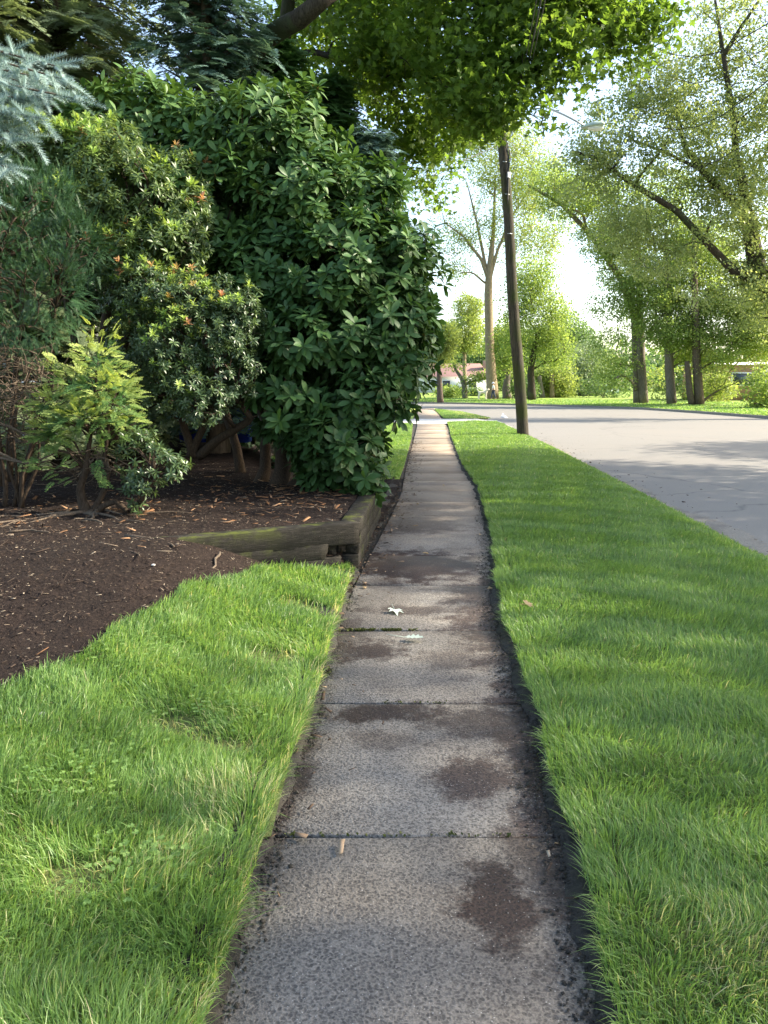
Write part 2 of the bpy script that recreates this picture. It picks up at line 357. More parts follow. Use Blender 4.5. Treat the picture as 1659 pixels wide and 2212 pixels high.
def m_timber():
    m, t, k = nodes('weathered_timber'); v = objcoord(t, (4, 4, 55)); n = noise(t, 2.4, 9, .78, vec=v, dist=.35)
    col = ramp(t, [(.3, (.009, .008, .0065)), (.55, (.030, .027, .022)), (.84, (.125, .116, .10))], n)
    ms = noise(t, 4.5, 5, .65, vec=objcoord(t)); g = t.nodes.new('ShaderNodeNewGeometry'); s = t.nodes.new('ShaderNodeSeparateXYZ'); t.links.new(g.outputs['Position'], s.inputs[0])
    left = t.nodes.new('ShaderNodeMapRange'); left.inputs[1].default_value = -.6; left.inputs[2].default_value = -1.7; t.links.new(s.outputs[0], left.inputs[0])
    f = ramp(t, [(.52, (0, 0, 0)), (.66, (1, 1, 1))], mathn(t, 'ADD', ms, mathn(t, 'MULTIPLY', left.outputs[0], .10)))
    up = t.nodes.new('ShaderNodeSeparateXYZ'); t.links.new(g.outputs['Normal'], up.inputs[0])
    f = mathn(t, 'MULTIPLY', f, mathn(t, 'ADD', .10, mathn(t, 'MULTIPLY', up.outputs[2], .75, True), True), True)
    col = mixc(t, col, (.085, .10, .02), f)
    return finish(m, t, col, .9, .15, n, .9, .012)
M['timber'] = m_timber()
M['pole'] = barkmat('creosoted_pole', (.016, .013, .010), (.10, .09, .068), (14, 14, .7), (.045, .055, .018), .012)
M['chip'] = leafmat('wood_chip', [(0, (.07, .045, .03)), (.6, (.22, .115, .06)), (1, (.36, .22, .13))], 0.0, .85, .1)
M['debris'] = leafmat('pale_debris', [(0, (.03, .02, .016)), (.75, (.09, .065, .05)), (1, (.36, .30, .23))], 0.0, .9, .1)
M['litter'] = leafmat('brown_leaf_litter', [(0, (.04, .028, .02)), (.7, (.12, .08, .055)), (1, (.34, .25, .17))], 0.0, .9, .1)
M['dryleaf'] = leafmat('dry_leaf', [(0, (.20, .13, .07)), (1, (.5, .37, .22))], .25, .7, .2)
M['paleleaf'] = leafmat('pale_leaf_underside', [(0, (.36, .44, .38)), (1, (.42, .50, .43))], .2, .6, .2, 1.2, .05)
def flat(name, c, rough=.6, spec=.4, metal=0.0, var=.12, sc=6):
    m, t, k = nodes(name); n = noise(t, sc, 4, vec=objcoord(t))
    col = mixc(t, tuple(q * (1 - var) for q in c), tuple(min(1, q * (1 + var)) for q in c), n)
    return finish(m, t, col, rough, spec, n, .15, .004, metal)
M['white'] = flat('white_siding', (.74, .74, .73), .6)
M['trim'] = flat('white_trim', (.8, .8, .79), .5)
M['blue'] = flat('blue_plastic', (.02, .06, .50), .45, .4)
M['dark'] = flat('dark_rubber', (.02, .02, .02), .7)
M['roof'] = flat('red_brown_shingle', (.25, .155, .135), .9, .1, 0, .25, 8)
M['glass'] = flat('dark_window_glass', (.05, .06, .07), .12, .6)
M['metal'] = flat('galvanised_metal', (.42, .43, .42), .45, .5, .6)
M['lampgreen'] = flat('pale_green_lamp_housing', (.36, .44, .36), .5)
M['lens'] = flat('lamp_lens', (.7, .72, .66), .25, .6)
M['cable'] = flat('black_cable', (.03, .03, .028), .6)
M['stone'] = flat('grey_pebble', (.45, .43, .40), .8)
M['skin'] = flat('skin', (.55, .33, .24), .6)
M['shirt'] = flat('white_shirt', (.82, .80, .82), .8)
M['trousers'] = flat('dark_blue_trousers', (.03, .045, .09), .8)
M['hat'] = flat('pale_lilac_hat', (.78, .76, .86), .7)
M['fur'] = flat('cream_fur', (.72, .64, .54), .9, .1, 0, .15, 30)
M['paper'] = flat('white_paper', (.85, .85, .85), .7)
M['carpaint'] = flat('grey_green_car_paint', (.20, .32, .30), .25, .6)
def m_brick():
    m, t, k = nodes('orange_brick'); b = t.nodes.new('ShaderNodeTexBrick'); b.inputs['Scale'].default_value = 1.0
    b.inputs['Brick Width'].default_value = .22; b.inputs['Row Height'].default_value = .075; b.inputs['Mortar Size'].default_value = .008
    b.inputs['Color1'].default_value = (.42, .19, .11, 1); b.inputs['Color2'].default_value = (.50, .26, .16, 1); b.inputs['Mortar'].default_value = (.4, .35, .3, 1)
    mp = t.nodes.new('ShaderNodeMapping'); mp.inputs['Rotation'].default_value = (math.radians(90), 0, 0); t.links.new(objcoord(t), mp.inputs[0]); t.links.new(mp.outputs[0], b.inputs[0])
    return finish(m, t, b.outputs[0], .9, .1)
M['brick'] = m_brick()

# ------------------------------------------------------------------ layout of the ground
PL = np.array([(-.47, -3), (-.45, 1.0), (-.44, 1.72), (-.43, 2.1), (-.41, 2.75), (-.34, 3.83), (-.33, 4.73), (-.29, 5.91), (-.18, 7.61), (.13, 10.57), (.42, 15.17), (.84, 23.1), (1.18, 31.2), (1.5, 38.8), (2.25, 51.3), (2.6, 56)])
PR = np.array([(.56, -3), (.58, 1.0), (.61, 1.72), (.65, 2.1), (.69, 2.75), (.78, 3.83), (.82, 4.92), (.93, 6.06), (1.17, 8.09), (1.47, 11.77), (1.58, 15.17), (2.06, 23.1), (2.62, 31.2), (2.95, 38.8), (3.35, 51.3), (3.7, 56)])
RE = np.array([(3.6, -8), (3.7, 4), (3.76, 7.4), (3.85, 8.75), (3.98, 10.5), (4.2, 14), (4.65, 21), (4.95, 27.4), (5.2, 32.1), (5.33, 38.3), (4.9, 46.7), (3.6, 52.9)])
FK = np.array([(16.8, -40), (18.3, 0), (19.6, 25), (20.0, 40), (19.6, 48), (18.6, 56.5), (14.6, 64.5), (7.6, 72.6), (0, 77), (-12, 81), (-60, 92)])
pl = lambda y: np.interp(y, PL[:, 1], PL[:, 0]); pr = lambda y: np.interp(y, PR[:, 1], PR[:, 0]); re_ = lambda y: np.interp(y, RE[:, 1], RE[:, 0])
pc = lambda y: (pl(y) + pr(y)) / 2
# timber wall corner, its front end and the back end of the side run
WC = np.array([-.31, 6.62]); WF = np.array([-1.75, 6.02]); WB = np.array([-.12, 9.3])
def z_left(x, y):
    s = pl(y) - x
    f = .025 + .38 * sstep(.28, 1.45, s) * sstep(3.0, 6.0, y)
    xf = WF[0] + (WC[0] - WF[0]) * np.clip((y - WF[1]) / (WC[1] - WF[1]), -9, 9)     # front timber line
    yf = WF[1] + (WC[1] - WF[1]) * (x - WF[0]) / (WC[0] - WF[0])
    xs = WC[0] + (WB[0] - WC[0]) * (y - WC[1]) / (WB[1] - WC[1])
    up = (y > yf + .02) & (x < xs - .06) & (y < 9.4)
    z = np.where(up, .385 + .05 * sstep(7, 10, y), f)
    out = (x >= xs - .06) & (y > 6.4) & (y < 9.4); z = np.where(out, .02 + .03 * sstep(0, .3, s), z)
    bk = sstep(9.4, 11.5, y); back = .03 + .40 * sstep(.5, 2.0, s) * (1 - sstep(10.5, 14, y) * sstep(-2.6, -1.6, x))
    z = np.where(y >= 9.4, back, z)
    return z + .012 * wav(np.stack([x, y, x * 0], -1), 3.0)
def z_verge(x, y):
    t = np.clip((x - pr(y)) / (re_(y) - pr(y)), 0, 1)
    return .02 + .075 * np.sin(np.pi * np.clip(t * .9 + .08, 0, 1)) ** .7 - .13 * sstep(.82, 1.0, t) + .008 * wav(np.stack([x, y, x * 0], -1), 2.0)
ROADZ = -.10

def grid_sheet(name, xs, ys, zf, mat, keep=None, kind='structure'):
    X, Y = np.meshgrid(xs, ys); Z = zf(X, Y); V = np.stack([X, Y, Z], -1).reshape(-1, 3); nx = len(xs)
    i = np.arange(len(ys) - 1)[:, None] * nx + np.arange(nx - 1)[None]; F = np.stack([i, i + 1, i + nx + 1, i + nx], -1).reshape(-1, 4)
    if keep is not None:
        c = V[F].mean(1); F = F[keep(c[:, 0], c[:, 1])]
    return tag(mesh(name, V, F, mat, smooth=True), kind=kind)
def strip(name, ys, xa, xb, zf, n, mat, kind='structure'):
    ys = np.asarray(ys); t = np.linspace(0, 1, n); X = xa(ys)[:, None] * (1 - t) + xb(ys)[:, None] * t; Y = np.repeat(ys[:, None], n, 1)
    V = np.stack([X, Y, zf(X, Y)], -1).reshape(-1, 3); i = np.arange(len(ys) - 1)[:, None] * n + np.arange(n - 1)[None]
    return tag(mesh(name, V, np.stack([i, i + 1, i + n + 1, i + n], -1).reshape(-1, 4), mat, smooth=True), kind=kind)

def inpoly(x, y, poly):
    r = np.zeros(np.shape(x), bool); n = len(poly)
    for i in range(n):
        x1, y1 = poly[i]; x2, y2 = poly[(i + 1) % n]
        c = ((y1 > y) != (y2 > y)) & (x < (x2 - x1) * (y - y1) / (y2 - y1 + 1e-12) + x1); r ^= c
    return r
# left lawn (near): its border with the planting bed
LB = [(-.34, 6.55), (-.95, 6.28), (-.98, 5.89), (-1.20, 5.4), (-1.37, 5.01), (-1.46, 4.7), (-1.55, 4.40), (-1.72, 4.0), (-1.95, 3.65), (-2.6, 3.2), (-4.5, 2.6), (-7, 2.2), (-7, -3), (.2, -3)]
def in_lawn(x, y):
    wob = .05 * np.sin(x * 9 + y * 5) + .03 * np.sin(x * 23 - y * 17)
    return (inpoly(x + wob, y + wob, LB) | ((y < 6.55) & (x > -.8) & (y < 6.2))) & (x < pl(y) - .008)

tag(mesh('ground', np.array([(-700, -400, -.35), (700, -400, -.35), (700, 900, -.35), (-700, 900, -.35)]), [np.array([[0, 1, 2, 3]])], M['ground']), kind='structure')
# the road
rys = np.concatenate([np.linspace(-40, 45, 60), np.linspace(46, 60, 12)])
def far_x(y): return np.interp(y, FK[:, 1], FK[:, 0])
rv = [(float(re_(y)) - .35, y) for y in np.linspace(-40, 38, 30)] + [(5.25, 40), (4.75, 46.7), (3.2, 52.9), (1.9, 55.2), (-6, 59), (-60, 70)]
rw = [tuple(q) for q in FK]
def resample(p, n):
    p = np.array(p, float); d = np.concatenate([[0], np.cumsum(np.linalg.norm(np.diff(p, axis=0), axis=1))]); s = np.linspace(0, d[-1], n)
    return np.stack([np.interp(s, d, p[:, i]) for i in range(p.shape[1])], -1)
a = resample(rv, 80); b = resample(rw, 80)
V = np.vstack([np.c_[a, np.full(80, ROADZ)], np.c_[b, np.full(80, ROADZ)]]); i = np.arange(79)
tag(mesh('road', V, np.stack([i, i + 80, i + 81, i + 1], -1), M['asphalt']), kind='structure')
# lawns beyond the far kerb, one sheet to the horizon
fk = resample(FK, 90); nrm = norm(np.c_[np.gradient(fk[:, 1]), -np.gradient(fk[:, 0])])
rows = [(0.18, .03), (.6, .05), (3, .1), (12, .18), (60, .35), (400, .6)]
V = np.vstack([np.c_[fk + nrm * d, np.full(90, z)] for d, z in rows]); F = []
for r in range(len(rows) - 1):
    i = np.arange(89) + r * 90; F.append(np.stack([i, i + 1, i + 91, i + 90], -1))
tag(mesh('far_lawn', V, np.vstack(F), M['farlawn'], smooth=True), kind='structure')
def kerb(name, line, w, top, mat):
    line = resample(line, 90); nn = norm(np.c_[np.gradient(line[:, 1]), -np.gradient(line[:, 0])])
    prof = [(0, ROADZ - .1), (0, top - .02), (.02, top), (w, top), (w, top - .2)]
    V = np.vstack([np.c_[line + nn * d, np.full(90, z)] for d, z in prof]); F = []
    for r in range(4):
        i = np.arange(89) + r * 90; F.append(np.stack([i, i + 1, i + 91, i + 90], -1))
    tag(mesh(name, V, np.vstack(F), mat), kind='structure')
kerb('far_kerb', FK, .18, .045, M['kerb'])
kerb('near_kerb', [(-60, 70), (-6, 59), (1.9, 55.2), (3.2, 52.9), (4.75, 46.7), (5.25, 40), (5.2, 38.2), (4.9, 37.6), (4.3, 37.4)], .15, .03, M['kerb'])
# near lawn soil, bed and verge
gx = np.arange(-9, .6, .05); gy = np.arange(-1, 14.5, .05)
grid_sheet('left_lawn_ground', gx, gy, z_left, M['lawn'], lambda x, y: in_lawn(x, y) & (x < pl(y) - .0))
nz_bed = lambda x, y: z_left(x, y) + .010 * wav(np.stack([x, y, x * 0], -1), 14) + .006 * wav(np.stack([x, y, x * 0], -1), 31)
grid_sheet('garden_bed', gx, gy, nz_bed, M['soil'], lambda x, y: (~in_lawn(x, y)) & (x < pl(y) + .02) & (y > 1.5) & ~((y < 5.8) & (x > pl(y) - .5)) & ~((y > 13.2) & (x > -.9)))
grid_sheet('back_garden_ground', np.arange(-40, .5, .5), np.arange(14, 33, .5), lambda x, y: .43 * sstep(-2.0, -3.6, x), M['soil'], lambda x, y: x < -1.8)
strip('left_far_lawn_ground', np.linspace(13, 32.6, 50), lambda y: y * 0 - 1.9, lambda y: pl(y) - .02, lambda x, y: .03 + .03 * sstep(0, 1, pl(y) - x) + .0 * x, 12, M['farlawn'])
strip('verge_ground', np.linspace(-6, 33.0, 200), lambda y: pr(y) + .02, lambda y: re_(y), z_verge, 24, M['lawn'])
strip('verge_island_ground', np.linspace(37.6, 53, 40), lambda y: pr(y) + .02, lambda y: re_(y) - .1, lambda x, y: .03 + 0 * x, 8, M['farlawn'])
strip('left_distant_lawn_ground', np.linspace(37.0, 55, 20), lambda y: y * 0 - 30, lambda y: pl(y) - .02, lambda x, y: .03 + 0 * x, 8, M['farlawn'])
tag(mesh('driveway', np.array([(-30, 32.4, .012), (4.5, 32.6, .012), (5.3, 32.0, ROADZ + .01), (5.6, 38.4, ROADZ + .01), (4.5, 37.6, .012), (-30, 37.4, .012)]), [np.array([[0, 1, 4, 5]]), np.array([[1, 2, 3, 4]])], M['drive']), kind='structure')

# ------------------------------------------------------------------ sidewalk: separate slabs with open joints
rng = np.random.default_rng(1)
tag(mesh('walk_bedding', np.array([(-1.2, -3, -.03), (2, -3, -.03), (1.6, 8, -.03), (-.6, 8, -.03), (4.2, 56, -.03), (1.9, 56, -.03)]), [np.array([[0, 1, 2, 3], [3, 2, 4, 5]])], M['edge_soil']), kind='structure')
mb = MB(); y = -2.1
J = [-2.14, -.97, .2, 1.37, 2.54, 3.72, 4.90, 6.06, 7.15, 8.25, 9.45, 10.6]
while J[-1] < 55: J.append(J[-1] + 1.18)
for a_, b_ in zip(J[:-1], J[1:]):
    g = rng.uniform(.005, .009); b0 = .006; y0, y1 = a_ + g, b_ - g; dz = rng.uniform(-.004, .004); ty = rng.uniform(-.004, .004); tx = rng.uniform(-.003, .003)
    if 32 < y0 < 37: continue
    c0, c1 = float(pc(y0)), float(pc(y1)); V = []
    for inset, z in ((0, -.08), (0, -b0), (b0, 0)):
        for (cx, yy, sx, sy) in ((c0, y0, -1, 1), (c0, y0, 1, 1), (c1, y1, 1, -1), (c1, y1, -1, -1)):
            hw = .64 if sx > 0 else .56
            V.append((cx + sx * (hw - inset), yy + sy * inset, z + dz + (ty * -sy if z > -.05 else 0) + (tx * sx if z > -.05 else 0)))
    F = [[8, 9, 10, 11]]
    for l in (0, 4):
        for i in range(4): j = (i + 1) % 4; F.append([l + i, l + j, l + 4 + j, l + 4 + i])
    mb.add(V, np.array(F))
sw = tag(mb.build('sidewalk', M['walk']), kind='structure'); at_ = sw.data.attributes.new('rnd', 'FLOAT', 'FACE'); nsl = len(sw.data.polygons) // 9
at_.data.foreach_set('value', np.repeat(rng.random(nsl), 9).astype(np.float32))
# crumbly soil creeping over the slab edges
def soil_edge(name, side, y0, y1):
    ys = np.arange(y0, y1, .03); n = 9; t = np.linspace(0, 1, n)
    w1 = rng.standard_normal(len(ys)); wob = .05 * np.convolve(w1, np.hanning(25) / 12, 'same') + .035 * np.convolve(rng.standard_normal(len(ys)), np.hanning(7) / 3, 'same') * .5
    if side < 0: xa = pl(ys) - .14; xb = pl(ys) + .022 + wob * .8
    else: xa = pr(ys) + .14; xb = pr(ys) - .065 + wob * 1.1
    X = xa[:, None] * (1 - t) + xb[:, None] * t; Z = .028 * (1 - t[None]) ** .6 + .004 + .008 * rng.random(X.shape) * (t[None] < .95); Z[:, -1] = .003
    V = np.stack([X, np.repeat(ys[:, None], n, 1), Z], -1).reshape(-1, 3); i = np.arange(len(ys) - 1)[:, None] * n + np.arange(n - 1)[None]
    tag(mesh(name, V, np.stack([i, i + 1, i + n + 1, i + n], -1).reshape(-1, 4), M['edge_soil'], smooth=False), kind='structure')
soil_edge('left_soil_edge', -1, -1, 30); soil_edge('right_soil_edge', 1, -1, 30)

# ------------------------------------------------------------------ grass
def grass(name, x, y, z, h, wd, seed, lean=None, dry=None):
    r = np.random.default_rng(seed); N = len(x)
    fld = 2.6 * wav(np.stack([x, y, x * 0], -1), 2.2, seed + 5.0) + 1.1 * wav(np.stack([x, y, x * 0], -1), 7.0, seed)
    az = fld + r.normal(0, .9, N); bend = r.gamma(2.2, .40, N).clip(.05, 1.9)
    dx, dy = np.cos(az), np.sin(az)
    if lean is not None: dx = dx * .8 + lean; l = np.hypot(dx, dy) + 1e-6; dx, dy = dx / l, dy / l
    fa = r.uniform(0, 2 * math.pi, N); sx, sy = np.cos(fa), np.sin(fa)
    st = [(0, 1.0), (.4, .95), (.75, .65), (1.0, 0)]; V = []
    for t, wf in st:
        hor = h * bend * t ** 1.8 * .75; up = h * t * (1 - .32 * np.minimum(bend, 1.5) * t ** 1.5)
        c = np.stack([x + dx * hor, y + dy * hor, z + up], -1); o = np.stack([sx, sy, 0 * sx], -1) * (wd * wf / 2)[:, None]
        if wf > 0: V += [c - o, c + o]
        else: V += [c]
    V = np.stack(V, 1).reshape(-1, 3); b = (np.arange(N) * 7)[:, None]
    F4 = np.vstack([b + np.array([[0, 1, 3, 2]]), b + np.array([[2, 3, 5, 4]])]); F3 = b + np.array([[4, 5, 6]])
    n1 = wav(np.stack([x, y, x * 0], -1), 1.1, seed); n2 = wav(np.stack([x, y, x * 0], -1), 5.0, seed + 2.0); c = (.42 + .13 * n1 + .13 * n2 + .17 * r.standard_normal(N)).clip(0, .90)
    d = r.random(N) < (.035 if dry is None else dry); c = np.where(d, r.uniform(.92, 1.0, N), c)
    return tag(mesh(name, V, [F4, F3], M['grass'], rnd=np.concatenate([c, c, c])), kind='stuff')
def sow(x0, x1, y0, y1, dens, r):
    n = int((x1 - x0) * (y1 - y0) * dens); return r.uniform(x0, x1, n), r.uniform(y0, y1, n)
r = np.random.default_rng(11)
# left lawn
X, Y = [], []
for (a, b, d) in ((1.0, 2.2, 19000), (2.2, 3.4, 16000), (3.4, 5.0, 12500), (5.0, 6.9, 10000)):
    x, y = sow(-3.6, .1, a, b, d, r); k = in_lawn(x, y) & (np.abs(x) < y * .52 + .35); X.append(x[k]); Y.append(y[k])
x = np.concatenate(X); y = np.concatenate(Y)
bare = wav(np.stack([x, y, x * 0], -1), 2.6, 4.0); k = r.random(len(x)) < np.clip(1.15 - 1.3 * sstep(.62, 1.05, bare), .12, 1); x, y, bare = x[k], y[k], bare[k]
edge = pl(y) - x; near = sstep(5, 2, y)
tuft = wav(np.stack([x, y, x * 0], -1), 4.0, 2.0)
h = (.062 + .030 * r.random(len(x)) + .018 * tuft).clip(.025, .13) * np.where(r.random(len(x)) < .06, 1.5, 1.0)
lean = np.where(edge < .10, .9, .0)
dry = .03 + .35 * np.exp(-((x + .75) ** 2 + (y - 2.35) ** 2) / .02) + .4 * np.exp(-((x + .62) ** 2 + (y - 2.75) ** 2) / .02) + .25 * (edge < .05) + .25 * sstep(.7, 1.0, bare)
grass('grass', x, y, z_left(x, y) - .004, h, (.0027 + .0014 * r.random(len(x))) * np.maximum(1, y / 3.0), 21, lean, dry)
# verge
X, Y, Wd = [], [], []
for (a, b, d, wd) in ((1.2, 2.4, 18000, .0028), (2.4, 4.0, 14500, .0030), (4.0, 6.5, 9500, .0040), (6.5, 10, 5200, .0060), (10, 16, 2200, .011), (16, 24, 1100, .018), (24, 33, 650, .026)):
    x, y = sow(.5, 5.4, a, b, d, r); k = (x > pr(y) - .03) & (x < re_(y) - .02) & (np.abs(x) < y * .52 + .4); X.append(x[k]); Y.append(y[k]); Wd.append(np.full(k.sum(), wd))
x = np.concatenate(X); y = np.concatenate(Y); wd = np.concatenate(Wd); edge = x - pr(y)
tuft = wav(np.stack([x, y, x * 0], -1), 3.0, 3.0)
h = (.058 + .02 * r.random(len(x)) + .010 * tuft).clip(.03, .11) * np.where(r.random(len(x)) < .03, 1.5, 1.0)
wobx = .02 * np.sin(y * 6) + .012 * np.sin(y * 19); k = edge > wobx - .02; x, y, wd, h, edge = x[k], y[k], wd[k], h[k], edge[k]
lean = np.where(edge < .10, -.9, .0)
dry = .015 + .35 * np.exp(-((x - 1.0) ** 2 + (y - 1.85) ** 2) / .05) + .1 * (re_(y) - x < .15)
grass('grass', x, y, z_verge(x, y) - .004, h, wd * (.8 + .5 * r.random(len(x))), 22, lean, dry)
def clover(n, cx, cy, sx, sy, zf, seed, ok):
    r = np.random.default_rng(seed); x = cx + sx * r.standard_normal(n); y = cy + sy * r.standard_normal(n); k = ok(x, y); x, y = x[k], y[k]; n = len(x); z = zf(x, y) + .035 + .03 * r.random(n)
    a0 = r.uniform(0, 6.28, n); pos = np.repeat(np.stack([x, y, z], -1), 3, 0); a = np.repeat(a0, 3) + np.tile([0, 2.09, 4.19], n); D = np.stack([np.cos(a), np.sin(a), .1 + 0 * a], -1)
    L = np.array([(0, 0, 0), (-.45, .45, .05), (-.38, .9, 0), (0, .85, -.03), (.38, .9, 0), (.45, .45, .05)]); V, F, R = scatter(L, [np.array([[0, 3, 2, 1], [0, 5, 4, 3]])], pos, D, np.array([[.1, -.3, 1.0]]) + .25 * rdir(r, len(pos)), .011 + .006 * r.random(len(pos)), np.repeat(.25 + .5 * r.random(n), 3))
    return V, F, R
cs = [(90, -.80, 2.30, .10, .10), (80, -1.25, 2.9, .18, .15), (70, -.75, 3.5, .14, .16), (60, -1.3, 4.1, .15, .15)]
Vs, F4, Rs, o = [], [], [], 0
for i, c in enumerate(cs):
    V, F, R = clover(*c, z_left, 300 + i, lambda x, y: in_lawn(x, y)); Vs.append(V); F4.append(F[0] + o); Rs.append(R); o += len(V)
tag(mesh('clover', np.vstack(Vs), [np.vstack(F4)], M['grass'], rnd=np.concatenate(Rs)), kind='stuff')
# left far lawn, island and the strip behind the far kerb
x, y = sow(-3.4, 1.4, 13, 32, 1300, r); k = (x < pl(y) - .03); x, y = x[k], y[k]
grass('grass', x, y, .05 + 0 * x, .045 + .02 * r.random(len(x)), .012 + .010 * r.random(len(x)), 23)
x, y = sow(1.5, 5.3, 37.6, 52.5, 450, r); k = (x > pr(y)) & (x < re_(y) - .15); x, y = x[k], y[k]
grass('grass', x, y, .03 + 0 * x, .05 + .02 * r.random(len(x)), .03 + .02 * r.random(len(x)), 24, None, .05 + .25 * (x > 4))
t = r.uniform(0, 89, 90000); d = .2 + r.random(90000) ** 1.6 * 14; q = np.stack([np.interp(t, np.arange(90), fk[:, i]) for i in (0, 1)], -1) + np.stack([np.interp(t, np.arange(90), nrm[:, i]) for i in (0, 1)], -1) * d[:, None]
k = (q[:, 1] > 28) & (q[:, 0] > -6) & (q[:, 0] < q[:, 1] * .56); q = q[k]; d = d[k]
grass('grass', q[:, 0], q[:, 1], np.interp(d, [.18, 3, 12], [.03, .1, .18]), .07 + .05 * r.random(len(q)), .04 + .03 * r.random(len(q)), 25)

# ------------------------------------------------------------------ debris on the bed and walk
def slivers(name, n, area, size, wfac, mat, seed, zf, keep=None, lift=.006):
    r = np.random.default_rng(seed); x = r.uniform(area[0], area[1], n); y = r.uniform(area[2], area[3], n)
    k = np.ones(n, bool) if keep is None else keep(x, y, r); x, y = x[k], y[k]; n = len(x)
    TV = np.array([(-.5, 0, 0), (.5, .05, 0), (.35, 1, .06), (-.4, .92, .02), (-.5, 0, .12), (.5, .05, .12), (.35, 1, .18), (-.4, .92, .14)])
    TF = [np.array([[4, 5, 6, 7], [0, 1, 5, 4], [1, 2, 6, 5], [2, 3, 7, 6], [3, 0, 4, 7]])]
    a = r.uniform(0, 6.28, n); D = np.stack([np.cos(a), np.sin(a), .15 * r.standard_normal(n)], -1); Nn = norm(np.stack([.25 * r.standard_normal(n), .25 * r.standard_normal(n), np.ones(n)], -1))
    s = size * r.gamma(3, .33, n).clip(.3, 2.6); sc = np.stack([s * wfac * r.uniform(.6, 1.4, n), s, s * wfac], -1)
    V, F, R = scatter(TV, TF, np.stack([x, y, zf(x, y) + lift], -1), D, Nn, sc, r.random(n))
    return tag(mesh(name, V, F, mat, rnd=R), kind='stuff')
def dens_orange(x, y, r):
    p = np.exp(-((x + .95) ** 2 / .9 + (y - 8.7) ** 2 / 1.6)) + .5 * np.exp(-((x + 3.2) ** 2 / 1.2 + (y - 7.4) ** 2 / .5)) + .02
    return (~in_lawn(x, y)) & (r.random(len(x)) < p) & (x < pl(y) - .22)
slivers('bark_chips', 7500, (-5.5, 0, 4, 11), .062, .18, M['chip'], 31, nz_bed, dens_orange, .008)
inb = lambda x, y, r: (~in_lawn(x, y)) & (x < pl(y) - .03) & (y > 2.6) & (np.abs(x) < y * .52 + .3)
slivers('bed_litter', 60000, (-6, .2, 2.6, 12), .015, .24, M['debris'], 32, nz_bed, inb, .004)
slivers('bed_litter', 3200, (-5, .2, 2.6, 10), .055, .07, M['debris'], 33, nz_bed, inb, .008)
wl = lambda x, y, r: (x > pl(y) - .25) & (x < pl(y) + .10 + .35 * r.random(len(x)) ** 2) & (r.random(len(x)) < sstep(5.5, 8, y) + .12)
slivers('walk_edge_litter', 16000, (-.6, 1.2, 2, 22), .028, .30, M['litter'], 34, lambda x, y: .02 + 0 * x, wl, .004)
wr = lambda x, y, r: (x > pr(y) - .22 * r.random(len(x))) & (x < pr(y) + .05) & (r.random(len(x)) < .25)
slivers('walk_edge_litter', 5000, (.4, 2.2, 1.5, 22), .022, .30, M['debris'], 35, lambda x, y: .016 + 0 * x, wr, .004)
rd = lambda x, y, r: (x > re_(y) + .02) & (r.random(len(x)) < np.exp(-(x - re_(y)) / .35))
slivers('road_edge_grit', 7000, (3.6, 8, 4, 34), .022, .6, M['debris'], 36, lambda x, y: ROADZ + 0 * x, rd, .002)

ce = lambda x, y, r: ((x > pr(y) - .10 - .09 * r.random(len(x)) ** 2 - .03 * np.sin(y * 5)) & (x < pr(y) + .02)) & (r.random(len(x)) < sstep(14, 3, y))
slivers('soil_crumbs', 150000, (.3, 2.0, 1.3, 14), .0065, .9, M['edge_soil'], 37, lambda x, y: .004 + .022 * sstep(pr(y) - .09, pr(y) + .05, x), ce, .002)
cl_ = lambda x, y, r: ((x < pl(y) + .03 + .08 * r.random(len(x)) ** 2 + .02 * np.sin(y * 6)) & (x > pl(y) - .08)) & (r.random(len(x)) < sstep(14, 3, y))
slivers('soil_crumbs', 120000, (-.7, .6, 1.3, 14), .0065, .9, M['edge_soil'], 38, lambda x, y: .004 + .022 * sstep(pl(y) + .03, pl(y) - .09, x), cl_, .002)

ys = np.arange(3, 32, .05); wv = .10 + .16 * np.clip(wav(np.stack([ys, ys * 0, ys * 0], -1), 1.1, 3) + .2, 0, 1.2) + .03 * rng.standard_normal(len(ys)) + .25 * np.exp(-((ys - 8.6) / .9) ** 2)
X = np.stack([re_(ys) - .12, re_(ys) + wv * .6, re_(ys) + wv], -1); V = np.stack([X, np.repeat(ys[:, None], 3, 1), np.full(X.shape, ROADZ + .004)], -1).reshape(-1, 3); i = np.arange(len(ys) - 1)[:, None] * 3 + np.arange(2)[None]
tag(mesh('road_edge_sand', V, np.stack([i, i + 1, i + 4, i + 3], -1).reshape(-1, 4), m_simple('washed_sand', (.20, .18, .15), (.34, .31, .26), 40, 8, .95, .01, .8, .1, (.17, .155, .14), 3)), kind='structure')

# pebbles, sticks, fallen leaves
for i, (px, py) in enumerate(((537, 1230), (540, 1243), (96, 1462), (88, 1505), (333, 1258))):
    p = G(px, py, .22 if py < 1300 else .14); p[2] = float(z_left(p[0], p[1])) + .008
    u = np.linspace(0, math.pi, 7); v = np.linspace(0, 2 * math.pi, 10, endpoint=False); s = (.018, .012, .010)[i % 3]
    V = [(p[0] + s * 1.3 * math.sin(a) * math.cos(b), p[1] + s * math.sin(a) * math.sin(b), p[2] + s * .7 * math.cos(a)) for a in u for b in v]
    F = [[a * 10 + b, a * 10 + (b + 1) % 10, a * 10 + 10 + (b + 1) % 10, a * 10 + 10 + b] for a in range(6) for b in range(10)]
    tag(mesh('pebble', V, np.array(F), M['stone'], smooth=True), ('pale pebble upper of the two beside the grey driftwood piece', 'small grey pebble just below the pale pebble in the bed', 'white pebble lying on bare soil near the left lawn edge', 'pale flat pebble nearest the camera on the bare soil', 'lone pebble in the middle of the sloping soil')[i], 'pebble', 'pebbles on the soil bed')
